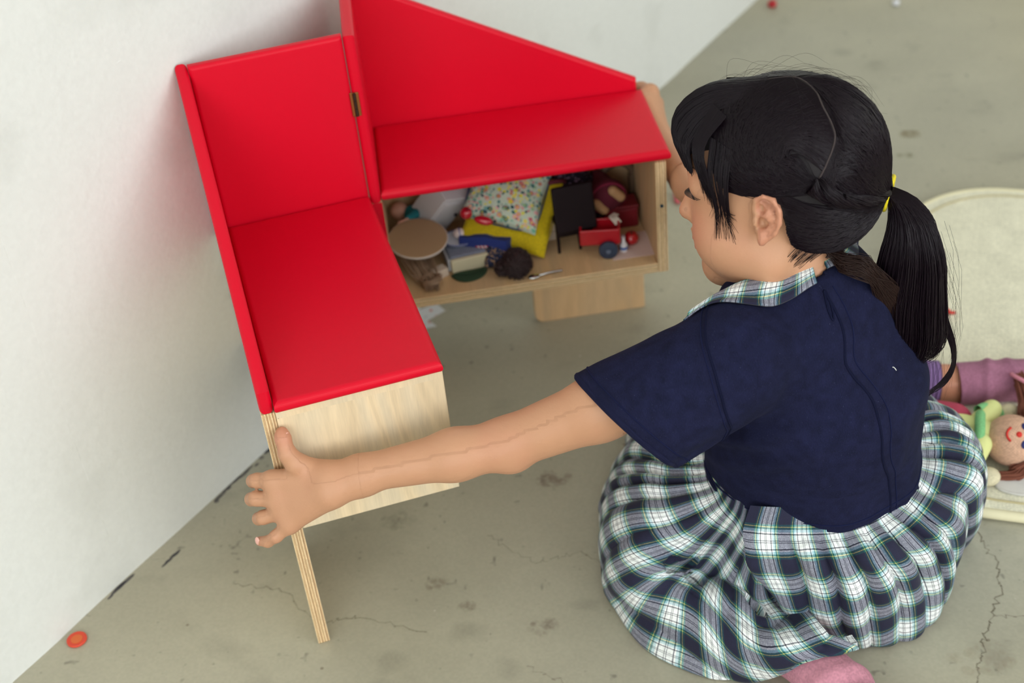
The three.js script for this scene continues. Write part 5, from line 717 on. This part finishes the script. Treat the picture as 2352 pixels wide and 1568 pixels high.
// ---------------------------------------------------------------- rug, crocheted doll and the bits on the floor
{
  const knit = pixels(512, 512, (u, v) => { const r = Math.sin(u * 6.283 * 64) * 0.5 + 0.5, l = 1 + 0.05 * fbm(u * 10, v * 10, 3) + 0.06 * noise(u * 150, v * 150, 2) - 0.05 * r * (0.5 + 0.5 * Math.sin(v * 6.283 * 64)); return [230 * l, 226 * l, 202 * l]; });
  knit.repeat.set(4, 4);
  const wool = phys(0xffffff, 0.95, { map: knit, bumpMap: knit, bumpScale: 0.0012, sheen: 0.3 });
  // rounded rectangle: long side runs from the front edge to the far edge
  const a = V(0.4600, 0, -1.0735), dx = V(0.938, 0, 0.347).normalize(), dz = V(dx.z, 0, -dx.x), W = 0.95, L = 0.665, rc = 0.13;
  const s = new THREE.Shape(); s.moveTo(rc, 0); s.lineTo(W - rc, 0); s.absarc(W - rc, rc, rc, -Math.PI / 2, 0); s.lineTo(W, L - rc); s.absarc(W - rc, L - rc, rc, 0, Math.PI / 2); s.lineTo(rc, L); s.absarc(rc, L - rc, rc, Math.PI / 2, Math.PI); s.lineTo(0, rc); s.absarc(rc, rc, rc, Math.PI, Math.PI * 1.5);
  const rug = thing('rug', 'cream wool rug with a stitched rounded edge behind the girl', 'rug', a.clone().addScaledVector(dx, -0.10).addScaledVector(dz, 0.0), Math.atan2(-dx.z, dx.x));
  const g = new THREE.ExtrudeGeometry(s, { depth: 0.006, bevelEnabled: true, bevelThickness: 0.003, bevelSize: 0.003, bevelOffset: -0.003, bevelSegments: 4, curveSegments: 24 }); g.translate(0, 0, 0.003); g.rotateX(-Math.PI / 2);
  part('rug_pile', boxUV(g, 1), wool, rug);
  const c = [], n = 4; const pts = s.getSpacedPoints(240); const path = pts.slice(0, -1).map((p) => V(p.x, 0.0085, -p.y));
  part('rug_border', tube(path.map((p) => V(p.x + (W / 2 - p.x) * 0.004, 0.0075, p.z)), 0.0058, 700, 10, true), phys(0xe6deba, 0.95, { sheen: 0.3 }), rug);
  part('rug_stitching', tube(path.map((p) => V(p.x + (W / 2 - p.x) * 0.036, 0.0125, p.z + (-L / 2 - p.z) * 0.05)), 0.0014, 700, 6, true), std(0xbcb088, 0.95), rug);
}
{ // crocheted doll lying on its back on the rug, head to the right
  const y0 = 0.0125, wool = (c, k = 1) => phys(0xffffff, 0.95, { map: pixels(256, 256, (u, v) => { const l = 1 + 0.09 * Math.sin(u * 6.283 * 40) * Math.sin(v * 6.283 * 40) + 0.07 * noise(u * 60, v * 60); return [c[0] * l, c[1] * l, c[2] * l]; }), sheen: 0.4 });
  const P0 = V(0.5335, 0, -1.1400), d = thing('crocheted_doll', 'crocheted doll with red mouth and auburn braids lying on the cream rug', 'doll', P0);
  const L = (x, y, z) => [x - P0.x, y, z - P0.z];
  const hc = [0.000, 0.040, 0.002], hr = 0.0285;
  const face = wool([206, 164, 138]), head = part('head', boxUV(moved(new THREE.SphereGeometry(hr, 48, 36), ...hc), 8), face, d);
  // features sit on the front of the ball, turned up to the ceiling and the camera; the crown points right
  const F = V(-0.10, 0.80, 0.56).normalize(), CR = V(0.90, 0.12, 0.35).projectOnPlane(F).normalize(), SD = new THREE.Vector3().crossVectors(CR, F);
  const spot = (a, b, lift = 0) => V(...hc).addScaledVector(F.clone().addScaledVector(CR, a).addScaledVector(SD, b).normalize(), hr + lift);
  const dot = (a, b, w, h) => { const g = new THREE.SphereGeometry(1, 20, 14); g.scale(w, h, 0.0018); const p = spot(a, b), n = p.clone().sub(V(...hc)).normalize(); g.applyMatrix4(new THREE.Matrix4().makeBasis(CR.clone().projectOnPlane(n).normalize(), new THREE.Vector3().crossVectors(n, CR.clone().projectOnPlane(n).normalize()), n).setPosition(p)); return g; };
  for (const s of [1, -1]) part('eye', dot(0.36, 0.40 * s, 0.0038, 0.0046), std(0x1b2260, 0.7), head);
  part('nose', dot(0.10, 0, 0.0032, 0.0032), std(0xcf2a20, 0.7), head);
  const mo = []; for (let i = 0; i <= 10; i++) { const t = i / 10 * 2 - 1; mo.push(spot(-0.36 + 0.16 * t * t, 0.28 * t + 0.02, 0.0006)); } part('mouth', tube(mo, 0.0013, 24, 6), std(0xcf2a20, 0.7), head);
  const body = wool([218, 222, 150]);
  part('torso', field(union([cap(L(0.503, 0.037, -1.152), L(0.462, 0.034, -1.178), 0.021, 0.024)], 0.01), L(0.42, 0.008, -1.22), L(0.54, 0.075, -1.11), 0.0025), body, d);
  part('skirt', field(union([cap(L(0.482, 0.034, -1.182), L(0.430, 0.030, -1.205), 0.0245, 0.0265)], 0.01), L(0.38, 0.0, -1.25), L(0.52, 0.075, -1.14), 0.0025), wool([172, 62, 84]), d);
  for (const [a, b] of [[L(0.497, 0.045, -1.132), L(0.478, 0.036, -1.108)], [L(0.507, 0.045, -1.166), L(0.530, 0.040, -1.192)]]) part('arm', field(union([cap(a, b, 0.0125, 0.0115)], 0.005), [Math.min(a[0], b[0]) - 0.02, 0.01, Math.min(a[2], b[2]) - 0.02], [Math.max(a[0], b[0]) + 0.02, 0.065, Math.max(a[2], b[2]) + 0.02], 0.0022), body, d);
  const scarf = wool([126, 190, 128]);
  part('scarf', tube([L(0.513, 0.030, -1.182), L(0.509, 0.052, -1.172), L(0.502, 0.060, -1.154), L(0.496, 0.056, -1.136), L(0.490, 0.034, -1.123)], 0.0058, 40, 10), scarf, d);
  part('scarf_end', tube([L(0.508, 0.054, -1.178), L(0.521, 0.048, -1.188), L(0.536, 0.038, -1.190), L(0.545, 0.028, -1.186)], 0.0052, 30, 10), scarf, d);
  for (const p of [L(0.497, 0.026, -1.100), L(0.551, 0.032, -1.192)]) { const g = new THREE.SphereGeometry(0.0115, 24, 18); g.scale(1.1, 0.85, 1); part('hand', moved(g, ...p), wool([214, 204, 172]), d); }
  const hair = phys(0x7c4634, 0.85), strands = (pts, n, w, seed) => { const Q = rng(seed), o = []; for (let i = 0; i < n; i++) { const a = (Q() - 0.5) * w, b = (Q() - 0.5) * w, e = (Q() - 0.5) * w; o.push(tube(pts.map(([x, y, z], k) => V(x + a + (Q() - 0.5) * 0.002, Math.max(y0 + 0.001, y + b), z + e)), 0.0008, 16, 4)); } return mergeGeometries(o); };
  tag(part('braid', strands([L(0.548, 0.030, -1.118), L(0.532, 0.020, -1.105), L(0.516, 0.017, -1.108), L(0.498, 0.016, -1.112)], 90, 0.009, 3), hair, d), null, null, null, 'stuff');
  tag(part('braid', strands([L(0.556, 0.045, -1.165), L(0.569, 0.042, -1.195), L(0.572, 0.050, -1.222), L(0.572, 0.048, -1.252)], 130, 0.012, 4), hair, d), null, null, null, 'stuff');
  tag(part('hair', strands([L(0.530, 0.022, -1.112), L(0.555, 0.035, -1.115), L(0.566, 0.050, -1.14), L(0.560, 0.055, -1.165)], 150, 0.012, 6), hair, d), null, null, null, 'stuff');
  part('ribbon', tube([L(0.566, 0.052, -1.236), L(0.564, 0.060, -1.222), L(0.572, 0.061, -1.208), L(0.584, 0.052, -1.206)], 0.0024, 30, 8), std(0xd98a9c, 0.7), d);
  const w = thing('cloth_scrap', 'round white cloth scrap on the rug under the doll\'s braid', 'cloth', V(0.545, y0 + 0.0005, -1.098));
  const cg = new THREE.CylinderGeometry(0.040, 0.040, 0.002, 48, 1), cp = cg.attributes.position; for (let i = 0; i < cp.count; i++) cp.setXYZ(i, cp.getX(i) * (1 + 0.05 * noise(cp.getX(i) * 60, cp.getZ(i) * 60)), cp.getY(i) + 0.001, cp.getZ(i) * 0.55); cg.computeVertexNormals(); part('cloth', cg, phys(0xd6d4cf, 0.95, { sheen: 0.3 }), w); part('cloth_edge', moved(new THREE.TorusGeometry(0.039, 0.0011, 6, 60), 0, 0.0016, 0, Math.PI / 2).scale(1, 1, 0.55), std(0xcfccc6, 0.95), w);
}
{
  const disc = thing('game_counter', 'flat orange-red plastic counter on the floor by the foot of the wall', 'counter', V(-0.490, 0, -1.031)); part('counter', lathe([[0, 0.0002], [0.0098, 0.0002], [0.0106, 0.001], [0.0106, 0.0026], [0.0098, 0.0032], [0.0082, 0.0024], [0, 0.0024]], 48), phys(0xe0482e, 0.35), disc); part('counter_centre', moved(new THREE.CylinderGeometry(0.0062, 0.0062, 0.0006, 36), 0, 0.0025, 0), std(0xdc6a34, 0.6), disc);
  const b = thing('wooden_bead', 'small red bead far back on the floor near the wall', 'bead', V(0.541, 0, -2.402)); part('bead', moved(lathe([[0.002, 0], [0.0072, 0.002], [0.0086, 0.007], [0.0072, 0.012], [0.002, 0.014]], 32), 0, 0, 0), phys(0xb01c24, 0.35), b); part('bead_hole', moved(new THREE.TorusGeometry(0.0022, 0.0007, 8, 24), 0, 0.014, 0, Math.PI / 2), std(0x70101a, 0.5), b);
  const w = thing('plastic_bead', 'tiny white bead at the far edge of the floor', 'bead', V(0.755, 0, -2.352)); part('bead', moved(lathe([[0.002, 0], [0.0058, 0.0016], [0.0068, 0.0056], [0.0058, 0.0096], [0.002, 0.0112]], 28), 0, 0, 0), std(0xdcdce0, 0.4), w); part('bead_hole', moved(new THREE.TorusGeometry(0.002, 0.0006, 8, 20), 0, 0.0112, 0, Math.PI / 2), std(0xb4b4ba, 0.5), w);
  const r = thing('toy_scrap', 'tiny red toy scrap on the cream rug beside the ponytail', 'toy piece', V(0.549, 0.0125, -1.414)); part('scrap', moved(rbox(0.014, 0.005, 0.008, 0.002), 0, 0.0026, 0, 0, 0.5, 0), std(0xd0382c, 0.6), r); part('scrap_tab', moved(new THREE.CapsuleGeometry(0.002, 0.006, 4, 10), 0.008, 0.0024, 0.003, 0, 0, 1.4), std(0xd0382c, 0.6), r);
  const pk = thing('toy_scrap', 'pinkish-red plastic strip on the floor beyond the girl\'s right forearm', 'toy piece', V(0.266, 0, -1.776)); part('scrap', moved(new THREE.CapsuleGeometry(0.0055, 0.024, 6, 14), 0, 0.0056, 0, Math.PI / 2, 0, 0.1), std(0xd2606a, 0.5), pk);
  // a crumpled white paper under the house, with faint red print
  const pt = canvasTex(256, 256, (g) => { g.fillStyle = '#e2e4e6'; g.fillRect(0, 0, 256, 256); const Q = rng(8); for (let i = 0; i < 26; i++) { g.fillStyle = Q() < 0.5 ? 'rgba(206,70,64,.55)' : 'rgba(120,130,140,.3)'; g.beginPath(); g.ellipse(Q() * 256, Q() * 256, 3 + Q() * 10, 2 + Q() * 5, Q() * 3, 0, 7); g.fill(); } });
  const pp = thing('paper_sheet', 'torn white paper with faint red print on the floor under the dollhouse', 'paper', V(-0.125, 0, -1.55), 0.3), sh = new THREE.Shape(); sh.moveTo(-0.045, -0.02); sh.lineTo(-0.01, -0.028); sh.lineTo(0.006, -0.012); sh.lineTo(0.034, -0.016); sh.lineTo(0.040, 0.006); sh.lineTo(0.012, 0.016); sh.lineTo(0.018, 0.034); sh.lineTo(-0.02, 0.030); sh.lineTo(-0.05, 0.014); sh.closePath();
  const pg = new THREE.ExtrudeGeometry(sh, { depth: 0.0005, bevelEnabled: false }); pg.rotateX(Math.PI / 2); pg.translate(0, 0.0009, 0); const uv = pg.attributes.uv; for (let i = 0; i < uv.count; i++) uv.setXY(i, uv.getX(i) * 10 + 0.5, uv.getY(i) * 10 + 0.5); part('sheet', pg, std(0xffffff, 0.8, { map: pt }), pp);
}

scene.updateMatrixWorld(true);
renderer.render(scene, camera);
